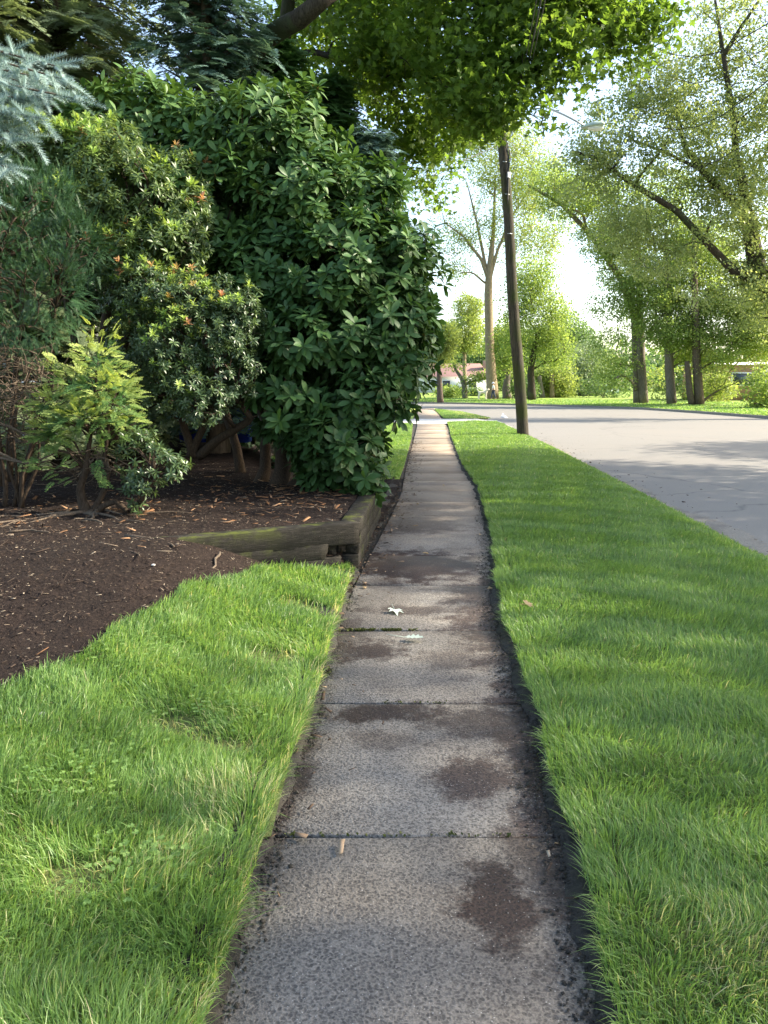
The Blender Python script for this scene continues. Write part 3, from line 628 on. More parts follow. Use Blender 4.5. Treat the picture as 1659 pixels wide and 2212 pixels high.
def stick(pts, rad, label, mat='twig'):
    q = []
    for (px, py) in pts:
        g = G(px, py, .25); z = float(nz_bed(g[0], g[1])); g = G(px, py, z); q.append((g[0], g[1], z + rad * .6))
    q = resample(q, 9); q[:, :2] += .008 * np.sin(np.arange(9)[:, None] * 2.1)
    m = MB(); m.tube(q, np.linspace(rad, rad * .5, 9), 6); return tag(m.build('fallen_stick', M[mat], smooth=True), label, 'stick', 'sticks on the soil bed')
stick([(475, 1195), (466, 1210), (463, 1225), (436, 1262)], .011, 'crooked grey stick lying on soil near the mossy timber end')
stick([(505, 1275), (520, 1288), (545, 1292), (555, 1300)], .007, 'short pale forked stick near the edge of the grass')
stick([(270, 1160), (310, 1163), (350, 1172), (378, 1182)], .014, 'dark mossy root-like stick running to the timber wall')
stick([(230, 1190), (262, 1180), (305, 1203)], .008, 'thin pale stick left of the middle of the soil')
stick([(20, 1150), (60, 1146), (110, 1152)], .010, 'thin stick on the soil at the left edge of the photo')
def fleaf(name, c, size, ang, label, mat, tmpl, group=None, stem=True, z=.01, flip=.2):
    D = np.array([[math.cos(ang), math.sin(ang), .05]]); V, F, R = scatter(tmpl[0] * np.array([1, 1, 2.0]), tmpl[1], np.array([[c[0], c[1], z]]), D, np.array([[flip, -.1, 1.0]]), np.array([size]), np.array([.6]))
    m = MB(); m.add(V, F)
    if stem: m.tube(np.array([[c[0], c[1], z], [c[0] - D[0, 0] * size * .5, c[1] - D[0, 1] * size * .5, z + .006], [c[0] - D[0, 0] * size * .9, c[1] - D[0, 1] * size * .95, z + .012]]), .0018, 5)
    o = m.build(name, M[mat]); a = o.data.attributes.new('rnd', 'FLOAT', 'FACE'); a.data.foreach_set('value', np.full(len(o.data.polygons), .6, dtype=np.float32))
    return tag(o, label, 'leaf', group)
def oakleaf():
    half = [(.03, 0), (.06, .12), (.20, .22), (.09, .32), (.30, .45), (.11, .55), (.27, .70), (.10, .78), (.13, .90), (0, 1)]
    V = [(0, y, 0) for _, y in half] + [(-x, y, .10 * x) for x, y in half] + [(x, y, .10 * x) for x, y in half]; n = len(half); F = []
    for i in range(n - 1): F += [[i, i + 1, n + i + 1, n + i], [i, 2 * n + i, 2 * n + i + 1, i + 1]]
    return np.array(V), [np.array(F)]
OAKL = oakleaf()
g = G(853, 1323, .01); fleaf('fallen_leaf', g + [0.0, .04, 0], .10, -1.35, 'pale star-shaped maple leaf flat on the sidewalk slab, stem up', 'paleleaf', MAPLE, None, True, .02)
g = G(873, 1380, .01); fleaf('fallen_leaf', g, .125, -.18, 'pale lobed oak leaf on the sidewalk just below the mossy joint', 'paleleaf', OAKL, None, True, .022)
g = G(1136, 1322, .1); fleaf('fallen_leaf', g, .075, .6, 'tan curled leaf caught on top of the verge grass', 'dryleaf', MAPLE, None, True, .155, .6)
for px, py, s, an, lb in ((912, 1197, .085, .2, 'narrow tan leaf on the dark stained slab left of centre'), (790, 1274, .06, 1.9, 'small dry leaf at the grass corner beside the walk'), (1052, 1275, .055, .3, 'pale dry leaf at the right edge of the slab'),
                          (1035, 1158, .05, .9, 'small curled leaf on the walk near the verge'), (905, 1090, .05, 2.4, 'brown leaf on the walk beside the timber wall end'), (955, 1050, .05, .1, 'small brown leaf in the middle of the shaded walk'), (930, 1003, .06, 1.2, 'brown leaf on the walk where the sun patches begin'), (1197, 1828, .02, .1, 'tiny cream sliver of leaf on dark soil at lower right')):
    g = G(px, py, .0); fleaf('fallen_leaf', g, s, an, lb, 'dryleaf', PIER if s < .03 or px == 912 else DIA, 'dry leaves on the walk', False, .012, .3)

# moss in the slab joints
r = np.random.default_rng(41); x = []; y = []
for (yy, xa, xb, n, sp) in ((4.905, -.30, .22, 1500, .009), (2.545, -.35, .6, 160, .004), (3.72, .0, .35, 60, .004), (4.15, -.36, -.27, 260, .06)):
    q = r.random(n) ** 1.5; x.append(xa + (xb - xa) * q); y.append(yy + sp * r.standard_normal(n) * (1 - q * .7))
x = np.concatenate(x); y = np.concatenate(y); k = (np.sin(x * 31) + .8 * np.sin(x * 77 + 1) + r.standard_normal(len(x)) * .5) > -.15; x, y = x[k], y[k]; n = len(x)
V, F, R = scatter(DIA[0], DIA[1], np.stack([x, y, -.006 + .012 * r.random(n)], -1), norm(np.stack([r.standard_normal(n), r.standard_normal(n), 1 + 0 * x], -1)), rdir(r, n), .009 + .008 * r.random(n), .0 + .7 * r.random(n))
tag(mesh('moss', V, F, leafmat('moss_green', [(0, (.04, .05, .012)), (1, (.13, .15, .03))], .1, .8), rnd=R), kind='stuff')

# ------------------------------------------------------------------ timber retaining wall
tw = empty('timber_retaining_wall', (WC[0], WC[1], 0), 'low mossy L-shaped retaining wall of weathered landscape timbers beside the walk', 'retaining wall')
def beam(p0, p1, w, h, label=None, ragged=0, seed=0):
    """a timber from p0 to p1 (centre of its top face edge line), square section with worn edges"""
    r = np.random.default_rng(seed); p0 = np.array(p0, float); p1 = np.array(p1, float); d = p1 - p0; L = np.linalg.norm(d); d /= L
    s = norm(np.cross(d, [0, 0, 1])); u = np.cross(s, d); n = max(8, int(L / .06)); t = np.linspace(0, 1, n)
    prof = [(-.5, -.5), (-.46, -.5), (0, -.5), (.46, -.5), (.5, -.46), (.5, 0), (.5, .46), (.46, .5), (0, .5), (-.46, .5), (-.5, .46), (-.5, 0), (-.5, -.46)][1:]
    k = len(prof); V = []
    for i, tt in enumerate(t):
        for a, b in prof:
            e = .004 * r.standard_normal() + .003 * math.sin(i * .7 + a * 5)
            V.append(p0 + d * (L * tt + (.01 * r.standard_normal() if i in (0, n - 1) else 0)) + s * (a * w * (1 + e * 3)) + u * (b * h * (1 + e * 3)))
    V = np.array(V); i = np.arange(n - 1)[:, None] * k; j = np.arange(k)[None]; jn = (j + 1) % k
    F = np.stack([i + j, i + jn, i + k + jn, i + k + j], -1).reshape(-1, 4)
    V = np.vstack([V, [V[:k].mean(0)], [V[-k:].mean(0)]]); c = n * k; jj = np.arange(k)
    F3 = np.vstack([np.stack([np.full(k, c), (jj + 1) % k, jj], -1), np.stack([np.full(k, c + 1), (n - 1) * k + jj, (n - 1) * k + (jj + 1) % k], -1)])
    o = mesh('timber', V, [F, F3], M['timber'], tw)
    if label: o['label'] = label
    return o
H3 = (.065, .205, .345); bw = .15
bw = .175; ds = norm(WB - WC); sidx = np.array([ds[1], -ds[0]])
for i, z in enumerate(H3):
    a = np.r_[WC + ds * (.09 if i == 2 else .0 + .02 * i), z]; b = np.r_[WB, z]; m_ = a + (b - a) * (.55 if i % 2 else 1.0)
    beam(a, m_, bw - .006 * (2 - i), .137, None, 0, 50 + i)
    if i % 2: beam(m_ + (b - a) / np.linalg.norm(b - a) * .012, b, bw, .137, None, 0, 60 + i)
df = norm(WC - WF)
ptop = WC + df * .074; beam(np.r_[WF + df * -.10, .305], np.r_[ptop, .335], .17, .185, 'front top timber with a mossy left end sunk in the soil', 0, 71)
beam(np.r_[WF + df * .25 + [0, -.012], .175], np.r_[ptop - df * .30 + [0, -.012], .195], .15, .137, 'front middle timber with a rotted broken end', 0, 72)
beam(np.r_[WF + df * .7 + [0, -.01], .065], np.r_[ptop - df * .16 + [0, -.01], .064], .15, .137, None, 0, 73)
m = MB(); r = np.random.default_rng(74)
for i in range(7):
    c = np.r_[ptop - df * (.16 + .018 * i), .200] + r.uniform(-.02, .02, 3); m.box(c, (.05 + .03 * r.random(), .03, .05 + .06 * r.random()), r.uniform(-.3, 1), None, .004)
m.build('splinter_block', M['timber'], tw)

# ------------------------------------------------------------------ woody skeletons
def grow(trunks, targets, rng, rmin=.02, droop=0.0, rfac=.55, wig=.06, nseg=6, ns=6, taper=.45):
    """trunks: list of (pts, radii). Adds curved branches from the nearest suitable skeleton point to each target."""
    m = MB(); NP = []; NR = []; trunks = [(resample(np.c_[np.array(p, float), np.array(r_, float)], max(6, len(p) * 4))) for p, r_ in trunks]
    for q in trunks:
        m.tube(q[:, :3], q[:, 3], 10, .03, rng); NP += list(q[:, :3]); NR += list(q[:, 3])
    c = np.mean([q[0, :3] for q in trunks], axis=0)
    targets = sorted(targets, key=lambda p: np.linalg.norm(p - c))
    for p in targets:
        A = np.array(NP); R = np.array(NR); d = p - A; hor = np.hypot(d[:, 0], d[:, 1]); dist = np.linalg.norm(d, axis=1)
        cost = dist + 1.6 * np.maximum(0, A[:, 2] - p[2] + .25 * hor) - 1.2 * np.minimum(R / (R.max() + 1e-9), .5)
        i = int(np.argmin(cost)); a = A[i]; L = dist[i]
        if L < 1e-3: continue
        r0 = max(min(R[i] * .7, rfac * .06 * L + rmin), rmin); r1 = max(r0 * taper, rmin * .5)
        t = np.linspace(0, 1, nseg); side = rdir(rng, 1)[0] * L * wig; up = np.array([0, 0, 1.]) * L * (.12 - droop)
        q = a[None] * (1 - t[:, None]) + p[None] * t[:, None] + np.sin(np.pi * t)[:, None] * (side + up)[None] + np.sin(2.6 * np.pi * t)[:, None] * rdir(rng, 1)[0][None] * L * wig * .5
        rr = r0 * (1 - t) + r1 * t; m.tube(q, rr, ns); NP += list(q[1:]); NR += list(rr[1:])
    return m
def sample_blobs(blobs, n, rng, lo=.75, hi=1.05, depth_cut=.78, front=None):
    """points near the surface of a union of ellipsoids, with outward normals"""
    C_ = np.array([b[0] for b in blobs]); R_ = np.array([b[1] for b in blobs]); ar = (R_.prod(1)) ** (2 / 3); ar /= ar.sum()
    k = rng.choice(len(blobs), n * 3, p=ar); d = rdir(rng, n * 3); s = rng.uniform(lo, hi, n * 3)
    P_ = C_[k] + d * R_[k] * s[:, None]; Nn = norm(d / R_[k])
    q = np.linalg.norm((P_[:, None, :] - C_[None]) / R_[None], axis=2); q[np.arange(len(k)), k] = 9
    ok = q.min(1) > depth_cut if len(blobs) > 1 else np.ones(len(k), bool)
    if front is not None: ok &= front(P_, Nn)
    P_, Nn = P_[ok][:n], Nn[ok][:n]; return P_, Nn

def rosettes(P_, D, rng, m, L, tmpl, tilt=(65, 105), droop=.0, jitter=.15, mr=None):
    N = len(P_); U = norm(np.cross(D, rdir(rng, N))); W = np.cross(D, U); k = np.arange(m)[None]
    ph = k * 2.399 + rng.uniform(0, 6.28, N)[:, None] + rng.normal(0, .15, (N, m)); t0, t1 = tilt
    tl = np.radians(t0 + (t1 - t0) * (k / m) + rng.normal(0, 8, (N, m)))
    d = np.cos(tl)[..., None] * D[:, None] + np.sin(tl)[..., None] * (np.cos(ph)[..., None] * U[:, None] + np.sin(ph)[..., None] * W[:, None])
    d[..., 2] -= droop; d = norm(d).reshape(-1, 3); nn = np.repeat(D, m, 0) + .35 * rdir(rng, N * m)
    pos = np.repeat(P_, m, 0) - np.repeat(D, m, 0) * (L * .35 * np.tile(np.arange(m) / m, N))[:, None]
    ln = (L * rng.uniform(.75, 1.15, N * m)); base = np.repeat(rng.random(N), m)
    rn = (base * .6 + .4 * rng.random(N * m)).clip(0, 1)
    if mr is not None: rn = (rn * .5 + np.repeat(mr, m) * .5)
    return scatter(tmpl[0], tmpl[1], pos, d, nn, ln, rn)

# ---- the big rhododendron
def rhodo():
    rng = np.random.default_rng(101)
    B = [blob(300, 300, 10.9, 130, 100, .9), blob(420, 330, 10.8, 120, 95, .8), blob(560, 330, 10.5, 130, 110, .9), blob(650, 330, 10.5, 80, 95, .6), blob(470, 450, 10.3, 140, 110, .9), blob(640, 460, 10.0, 150, 120, .9), blob(760, 470, 10.1, 110, 110, .8),
         blob(600, 600, 9.8, 130, 120, .8), blob(760, 600, 9.6, 140, 120, .8), blob(850, 600, 9.9, 90, 110, .8), blob(720, 740, 9.3, 150, 110, .8), blob(845, 720, 9.4, 85, 100, .7), blob(640, 850, 9.1, 95, 95, .6), blob(750, 860, 9.0, 105, 100, .6), blob(848, 815, 9.3, 50, 70, .5),
         blob(680, 955, 8.9, 60, 60, .4), blob(750, 965, 8.8, 80, 70, .5), blob(700, 1020, 8.7, 60, 35, .3), blob(795, 1015, 8.7, 36, 28, .3), blob(600, 750, 9.6, 70, 120, .6), blob(890, 680, 9.7, 42, 62, .5), blob(600, 880, 9.0, 30, 50, .3)]
    base = np.array([P(600, 1045, 9.2)[0], 9.4, .42]); t = empty('rhododendron_bush', base, 'large dark green rhododendron with whorled leathery leaves arching over the timber wall', 'shrub')
    Ps, Ns = sample_blobs(B, 3700, rng, .84, 1.12, .86)
    cl = wav(Ps, 2.4); k = (cl > -1.0) & (wav(Ps * np.array([1, 1, 1.8]), 3.2, 3.0) > -.25); Ps, Ns = Ps[k], Ns[k]; Ps += Ns * (.20 * wav(Ps, 2.6, 2.0) + .06 * rng.standard_normal(len(Ps)))[:, None]
    D = norm(Ns * .8 + np.array([0, 0, .75]) + .35 * rdir(rng, len(Ps)))
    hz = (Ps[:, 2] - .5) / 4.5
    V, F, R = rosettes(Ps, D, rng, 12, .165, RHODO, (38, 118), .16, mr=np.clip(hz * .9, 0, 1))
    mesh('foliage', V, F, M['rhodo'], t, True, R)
    Pi, Ni = sample_blobs(B, 700, rng, .45, .72, .45); V, F, R = rosettes(Pi, norm(Ni + [0, 0, .8]), rng, 9, .15, RHODO, (50, 120), .2, mr=np.zeros(len(Pi))); mesh('inner_foliage', V, F, M['rhodo'], t, True, R)  # inner leaves coloured darker so the gaps look shaded
    q = rng.choice(len(Ps), 110, replace=False)
    V, F, R = rosettes(Ps[q] - D[q] * .03, D[q], rng, 12, .045, PIER, (10, 70), 0)
    mesh('spent_flowers', V, F, M['rhodo_bud'], t, True, R)
    tr = []
    for (px, py, Y, r0, tx, ty, TY) in ((560, 1010, 9.6, .075, 520, 780, 10.0), (600, 1040, 9.2, .10, 640, 700, 9.8), (622, 1045, 9.1, .06, 760, 880, 9.4), (650, 1010, 9.8, .07, 720, 600, 10.0), (520, 980, 10.4, .06, 400, 520, 10.6)):
        a = P(px, py, Y); a[2] = .36; b = P(tx, ty, TY); mid = (a + b) / 2 + np.array([.15 * rng.standard_normal(), .2, 0]); tr.append(([a, a * .75 + mid * .25 + [.05, 0, .0], mid, b], [r0 * 1.3, r0, r0 * .8, r0 * .5]))
    targets = [Ps[i] - Ns[i] * .12 for i in rng.choice(len(Ps), 330, replace=False)]
    grow(tr, targets, rng, .010, 0, .45, .10, 6, 5).build('stem', M['bark_shrub'], t, True)
rhodo()

# ---- pieris shrubs
def pieris(B, n, label, base, trunks, seed, mat, new_frac, L=.062, m=14, low=.7):
    rng = np.random.default_rng(seed); t = empty('pieris_shrub', base, label, 'shrub')
    Ps, Ns = sample_blobs(B, n, rng, low, 1.08, .80); kk = wav(Ps, 3.6, seed + 1.0) > -.55; Ps, Ns = Ps[kk], Ns[kk]; Ps += Ns * (.15 * wav(Ps, 3.0, seed) + .03 * rng.standard_normal(len(Ps)))[:, None]
    D = norm(Ns * .6 + np.array([0, -.1, .8]) + .4 * rdir(rng, len(Ps)))
    V, F, R = rosettes(Ps, D, rng, m, L, PIER, (35, 125), .15); mesh('foliage', V, F, M[mat], t, True, R)
    if new_frac > 0:
     sc = Ns[:, 2] + .7 * wav(Ps, 2.0, 1.0) + .4 * rng.standard_normal(len(Ps)) - .25 * Ns[:, 1]; q = np.argsort(-sc)[:int(len(Ps) * new_frac)]
     col = rng.random(len(q)); V, F, R = rosettes(Ps[q] + D[q] * L * .55, D[q], rng, 11, L * 1.05, PIER, (20, 85), .05, mr=col)
     R = np.repeat((col * .98), 11); R = np.repeat(R, 6); mesh('new_growth', V, F, M['pieris_new'], t, True, R)
    targets = [Ps[i] - Ns[i] * .05 for i in rng.choice(len(Ps), min(260, len(Ps) // 4), replace=False)]
    grow(trunks, targets, rng, .006, 0, .4, .12, 5, 5).build('stem', M['bark_shrub'], t, True); return t
def trunkpx(pts, Y, radii): return ([P(px, py, Y + dy) for px, py, dy in pts], radii)
pieris([blob(320, 650, 8.7, 90, 60, .5), blob(430, 650, 8.6, 95, 60, .5), blob(500, 700, 8.5, 75, 80, .5), blob(300, 740, 8.6, 75, 80, .5), blob(400, 750, 8.4, 100, 90, .5), blob(395, 822, 8.3, 85, 62, .45), blob(480, 795, 8.4, 70, 75, .45), blob(440, 868, 8.2, 40, 26, .22), blob(330, 830, 8.5, 50, 70, .35)],
       1900, 'rounded pieris shrub with orange and lime new tips between rhododendron and golden cypress', (P(400, 960, 8.9)[0], 8.9, .42),
       [trunkpx([(420, 985, .4), (400, 930, .3), (380, 860, .1)], 8.6, [.06, .045, .03]), trunkpx([(430, 985, .4), (470, 950, .2), (545, 905, .0), (500, 850, -.1)], 8.6, [.06, .05, .04, .02]), trunkpx([(410, 985, .4), (450, 900, .2), (470, 800, 0)], 8.6, [.05, .04, .02])], 111, 'pieris', .11)
pieris([blob(230, 380, 9.4, 110, 95, .6), blob(120, 340, 9.3, 90, 80, .5), blob(330, 440, 9.2, 110, 100, .6), blob(200, 480, 9.1, 120, 90, .5), blob(330, 550, 8.9, 110, 80, .5), blob(60, 280, 9.3, 55, 60, .4), blob(400, 500, 9.2, 70, 90, .4), blob(250, 560, 8.9, 90, 60, .4), blob(390, 400, 9.5, 60, 70, .4)],
       2600, 'tall light green pieris shrub with yellow-green shoots above the yew at left', (P(215, 980, 9.6)[0], 9.6, .42),
       [trunkpx([(235, 960, .3), (215, 800, .2), (240, 600, .1), (270, 480, 0)], 9.3, [.07, .06, .05, .03]), trunkpx([(245, 960, .3), (250, 820, .2), (300, 620, .1), (340, 480, 0)], 9.3, [.06, .05, .04, .03]), trunkpx([(225, 960, .3), (150, 700, .2), (120, 450, 0)], 9.3, [.06, .04, .03])], 112, 'pieris_pale', .10, .08, 12, .6)
pieris([blob(345, 990, 7.3, 50, 30, .25), blob(385, 1005, 7.2, 28, 18, .15), blob(300, 1050, 7.2, 28, 34, .15), blob(310, 955, 7.4, 30, 30, .15), blob(290, 1000, 7.3, 30, 25, .15)],
       170, 'low small pieris sprouting beside the golden cypress trunk', G(280, 1105, .37), [([G(282, 1108, .37), P(310, 1075, 7.15), P(330, 1040, 7.2), P(350, 1010, 7.3)], [.03, .022, .016, .01])], 113, 'pieris', 0, .065, 12)

# ---- golden cypress with its crooked trunks
def cypress():
    rng = np.random.default_rng(121); b = G(193, 1112, .36); t = empty('golden_cypress', b, 'small golden-tipped cypress with crooked bare trunk in the soil bed', 'shrub')
    Yc = b[1]
    B = [blob(215, 785, Yc, 40, 35, .2), blob(205, 830, Yc, 65, 35, .3), blob(245, 865, Yc - .1, 45, 40, .25), blob(120, 875, Yc, 35, 25, .2), blob(190, 905, Yc - .1, 75, 35, .3), blob(115, 935, Yc - .05, 35, 25, .2), blob(265, 915, Yc, 35, 30, .2)]
    Ps, Ns = sample_blobs(B, 680, rng, .6, 1.15, .6)
    extra = np.array([P(px, py, Yc - .1) for px, py in ((225, 715), (245, 725), (120, 785), (130, 800), (85, 870), (100, 860), (110, 960), (90, 1010), (120, 1020), (160, 1000), (215, 1020), (150, 1035), (230, 735), (210, 725), (235, 745), (205, 745), (130, 790), (75, 875), (95, 955), (85, 1005), (110, 1015), (225, 1030)) for _ in range(3)])
    Ps = np.vstack([Ps, extra + .04 * rng.standard_normal(extra.shape)]); c = P(195, 900, Yc); Ns = norm(np.vstack([Ns, extra - c]))
    D = norm(Ns * np.array([1, 1, .35]) + .35 * rdir(rng, len(Ps)) + np.array([0, -.25, .18])); Nn = norm(np.array([0, -.45, 1.0]) + .35 * rdir(rng, len(Ps)))
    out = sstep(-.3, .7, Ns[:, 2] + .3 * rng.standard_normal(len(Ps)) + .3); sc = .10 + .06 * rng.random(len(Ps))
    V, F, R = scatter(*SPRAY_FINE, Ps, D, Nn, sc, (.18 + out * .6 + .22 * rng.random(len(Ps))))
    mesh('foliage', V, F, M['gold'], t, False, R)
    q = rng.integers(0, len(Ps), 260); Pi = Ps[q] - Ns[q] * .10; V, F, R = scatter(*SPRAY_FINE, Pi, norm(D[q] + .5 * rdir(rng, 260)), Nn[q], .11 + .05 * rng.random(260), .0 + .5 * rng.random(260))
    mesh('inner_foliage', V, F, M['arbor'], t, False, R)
    tr = [([b + [0, 0, -.05], P(178, 1085, Yc), P(172, 1055, Yc), P(184, 1020, Yc), P(190, 980, Yc), P(200, 900, Yc), P(212, 780, Yc)], [.075, .045, .036, .032, .024, .015, .006]),
          ([b + [.02, 0, 0], P(212, 1085, Yc), P(230, 1050, Yc), P(234, 1015, Yc), P(226, 985, Yc), P(240, 880, Yc)], [.045, .03, .026, .024, .020, .009]),
          ([b + [.03, 0, .01], P(225, 1092, Yc), P(250, 1083, Yc), P(268, 1098, Yc), P(276, 1107, Yc)], [.045, .03, .027, .026, .024])]
    tg = [Ps[i] - Ns[i] * .03 for i in rng.choice(len(Ps), 120, replace=False)]
    grow(tr, tg, rng, .005, 0, .35, .12, 5, 5).build('trunk', M['bark_shrub'], t, True)
    m = MB()
    for i in range(34):
        s = P(rng.uniform(185, 235), rng.uniform(965, 1020), Yc); e = P(rng.uniform(70, 400), rng.uniform(960, 1060), Yc + rng.uniform(-.3, .3)); L = np.linalg.norm(e - s)
        q = s[None] * (1 - np.linspace(0, 1, 6)[:, None]) + e[None] * np.linspace(0, 1, 6)[:, None] + np.sin(np.linspace(0, 3.14, 6))[:, None] * np.array([0, 0, -.10 * L]); q += .012 * rng.standard_normal(q.shape); m.tube(q, np.linspace(.007, .002, 6), 4)
    m.build('bare_branches', M['twig'], t)
    m = MB()
    for i in range(13):
        a = rng.uniform(-3.14, 3.14); L = rng.uniform(.35, 1.5); tt = np.linspace(0, 1, 10); x = b[0] + np.cos(a) * L * tt; y = b[1] + np.sin(a) * L * tt * .8
        x += .05 * np.sin(tt * 9 + i); y += .05 * np.sin(tt * 7 + 2 * i); z = z_left(x, y) + .004 + .012 * np.sin(tt * 11 + i); m.tube(np.stack([x, y, z], -1), np.linspace(.022, .005, 10) * rng.uniform(.6, 1.1), 6)
    m.build('surface_roots', M['twig'], t, True)
cypress()

# ---- yew and bare tangle at the left edge
def needle_shrub(name, B, n, label, base, trunks, seed, mat, tmpl, size, cat='shrub', up=.3, ntg=160, fwd=-.3, stemmat='bark_shrub', droop=0.0, hi=1.08, low=.6):
    rng = np.random.default_rng(seed); t = empty(name, base, label, cat)
    Ps, Ns = sample_blobs(B, n, rng, low, hi, .72); Ps += Ns * (.10 * wav(Ps, 2.0, seed))[:, None]
    D = norm(Ns + .55 * rdir(rng, len(Ps)) + np.array([0, fwd, up - droop])); Nn = norm(np.array([0, -.3, 1.0]) + .5 * rdir(rng, len(Ps)))
    V, F, R = scatter(*tmpl, Ps - D * size * .4, D, Nn, size * rng.uniform(.65, 1.25, len(Ps)), (.5 * rng.random(len(Ps)) + .5 * (wav(Ps, 1.5) * .5 + .5)).clip(0, 1))
    mesh('foliage', V, F, M[mat], t, False, R)
    tg = [Ps[i] - Ns[i] * size for i in rng.choice(len(Ps), min(ntg, len(Ps)), replace=False)]
    grow(trunks, tg, rng, .007, 0, .4, .1, 5, 5).build('stem', M[stemmat], t, True); return t
needle_shrub('yew_shrub', [blob(70, 500, 7.9, 110, 100, .6), blob(20, 600, 7.7, 100, 110, .6), blob(110, 620, 7.7, 95, 100, .5), blob(160, 530, 8.2, 85, 80, .5), blob(40, 700, 7.6, 90, 60, .5), blob(100, 420, 8.2, 70, 60, .4), blob(20, 430, 8.0, 70, 70, .4)],
             4800, 'dark feathery yew shrub at the left edge above the bare tangle', (P(30, 1060, 8.2)[0], 8.2, .42),
             [trunkpx([(20, 1040, .3), (30, 850, .3), (50, 620, .3)], 7.8, [.04, .03, .02]), trunkpx([(5, 1050, .3), (-20, 800, .3), (0, 560, .3)], 7.8, [.04, .03, .02]), trunkpx([(45, 1050, .4), (110, 820, .4), (120, 620, .3)], 7.8, [.03, .025, .02])], 131, 'yew', SPRAY_YEW, .125)
def tangle():
    rng = np.random.default_rng(141); base = np.array([P(20, 1070, 7.6)[0], 7.6, .40]); t = empty('bare_shrub', base, 'leafless tangled grey shrub with rough stems at the left edge', 'shrub')
    m = MB(); m2 = MB()
    for i, (px, x2, y2) in enumerate(((5, -40, 800), (14, 60, 790), (30, 20, 820), (42, 110, 800), (-10, -60, 900), (50, 90, 870))):
        a = P(px, 1050, 7.7); a[2] = .36; b = P(x2, y2, 7.6 + rng.uniform(-.2, .3)); tt = np.linspace(0, 1, 9)[:, None]; q = a * (1 - tt) + b * tt + .05 * np.sin(tt * 6 + i) * np.array([1, .5, 0]); m.tube(q, np.linspace(.022, .010, 9) * rng.uniform(.6, 1.2), 7, .08, rng)
    m.build('stem', M['bark_shrub'], t, True)
    for i in range(300):
        s = P(rng.uniform(-60, 110), rng.uniform(760, 960), 7.6 + rng.uniform(-.25, .35)); d = rdir(rng, 1)[0] * rng.uniform(.15, .5) + np.array([0, 0, .05]); tt = np.linspace(0, 1, 6)[:, None]
        q = s + d * tt + .05 * np.sin(tt * rng.uniform(3, 8)) * rdir(rng, 1); m2.tube(q, np.linspace(.006, .002, 6), 4)
    for px, py, ex, ey in ((0, 905, 240, 1000), (0, 975, 110, 1000), (0, 1000, 120, 985)):
        a = P(px - 60, py, 7.5); b = P(ex, ey, 7.4); tt = np.linspace(0, 1, 9)[:, None]; m2.tube(a * (1 - tt) + b * tt + .04 * np.sin(tt * 7) * np.array([0, 0, 1]), np.linspace(.02, .007, 9), 6)
    m2.build('twigs', M['twig'], t)
tangle()

# ---- blue spruce, its trunk just outside the left edge, a few boughs reaching in
def spruce():
    rng = np.random.default_rng(151); b = np.array([-4.3, 5.4, .35]); t = empty('blue_spruce', b, 'blue spruce bough with silvery needles reaching in at the upper left edge', 'tree')
    m = MB(); m.tube(resample([b, b + [0, 0, 2.5], b + [0, 0, 6.5]], 12), np.linspace(.14, .03, 12), 10, .03, rng); TP = []; TD = []
    ends = [((150, 165), 4.8), ((170, 205), 4.7), ((95, 250), 4.6), ((110, 150), 5.0), ((40, 130), 5.1), ((60, 190), 4.8), ((120, 195), 4.9), ((30, 300), 4.6), ((10, 370), 4.6), ((70, 290), 4.7), ((20, 240), 4.6), ((-30, 200), 4.7), ((-20, 420), 4.5), ((-60, 330), 4.8), ((40, 230), 4.7), ((70, 215), 4.75), ((5, 160), 4.8), ((0, 200), 4.9), ((90, 175), 4.9)]
    for (px, py), Y in ends:
        e = P(px, py, Y); st = b + [0, 0, e[2] - b[2] + .35]; tt = np.linspace(0, 1, 26); q = st * (1 - tt[:, None]) + e * tt[:, None] + np.sin(np.pi * tt)[:, None] * np.array([0, 0, .12]) + np.sin(tt * 5 + px)[:, None] * np.array([0, .08, .05]); m.tube(q[::5], np.linspace(.022, .004, 6), 5)
        dr = norm(e - st)
        for k in range(4, 26):
            for sg in (-1, 1, 0):
                d = norm(dr * .6 + np.cross(dr, [0, 0, 1]) * sg * rng.uniform(.5, 1.1) + np.array([0, 0, rng.uniform(-.5, .25)]) + .25 * rdir(rng, 1)[0]); TP.append(q[k]); TD.append(d)
        TP.append(q[-2]); TD.append(dr)
    for i in range(240):
        z = rng.uniform(2.2, 6.3); a = rng.uniform(0, 6.28); rad = (6.9 - z) * .30; e = b + np.array([math.cos(a) * rad, math.sin(a) * rad, z - b[2] - .2])
        for k in range(7): TP.append(b + [0, 0, z - b[2]] + (e - b - [0, 0, z - b[2]]) * (.35 + .65 * k / 7)); TD.append(norm(rdir(rng, 1)[0] * .6 + [math.cos(a), math.sin(a), -.1]))
    TP = np.array(TP); TD = np.array(TD)
    V, F, R = scatter(*SPRUCE, TP, TD, np.array([0, 0, 1.]) + .3 * rdir(rng, len(TP)), .12 + .06 * rng.random(len(TP)), rng.random(len(TP)))
    mesh('foliage', V, F, M['spruce'], t, False, R); m.build('trunk', M['bark'], t, True)
spruce()

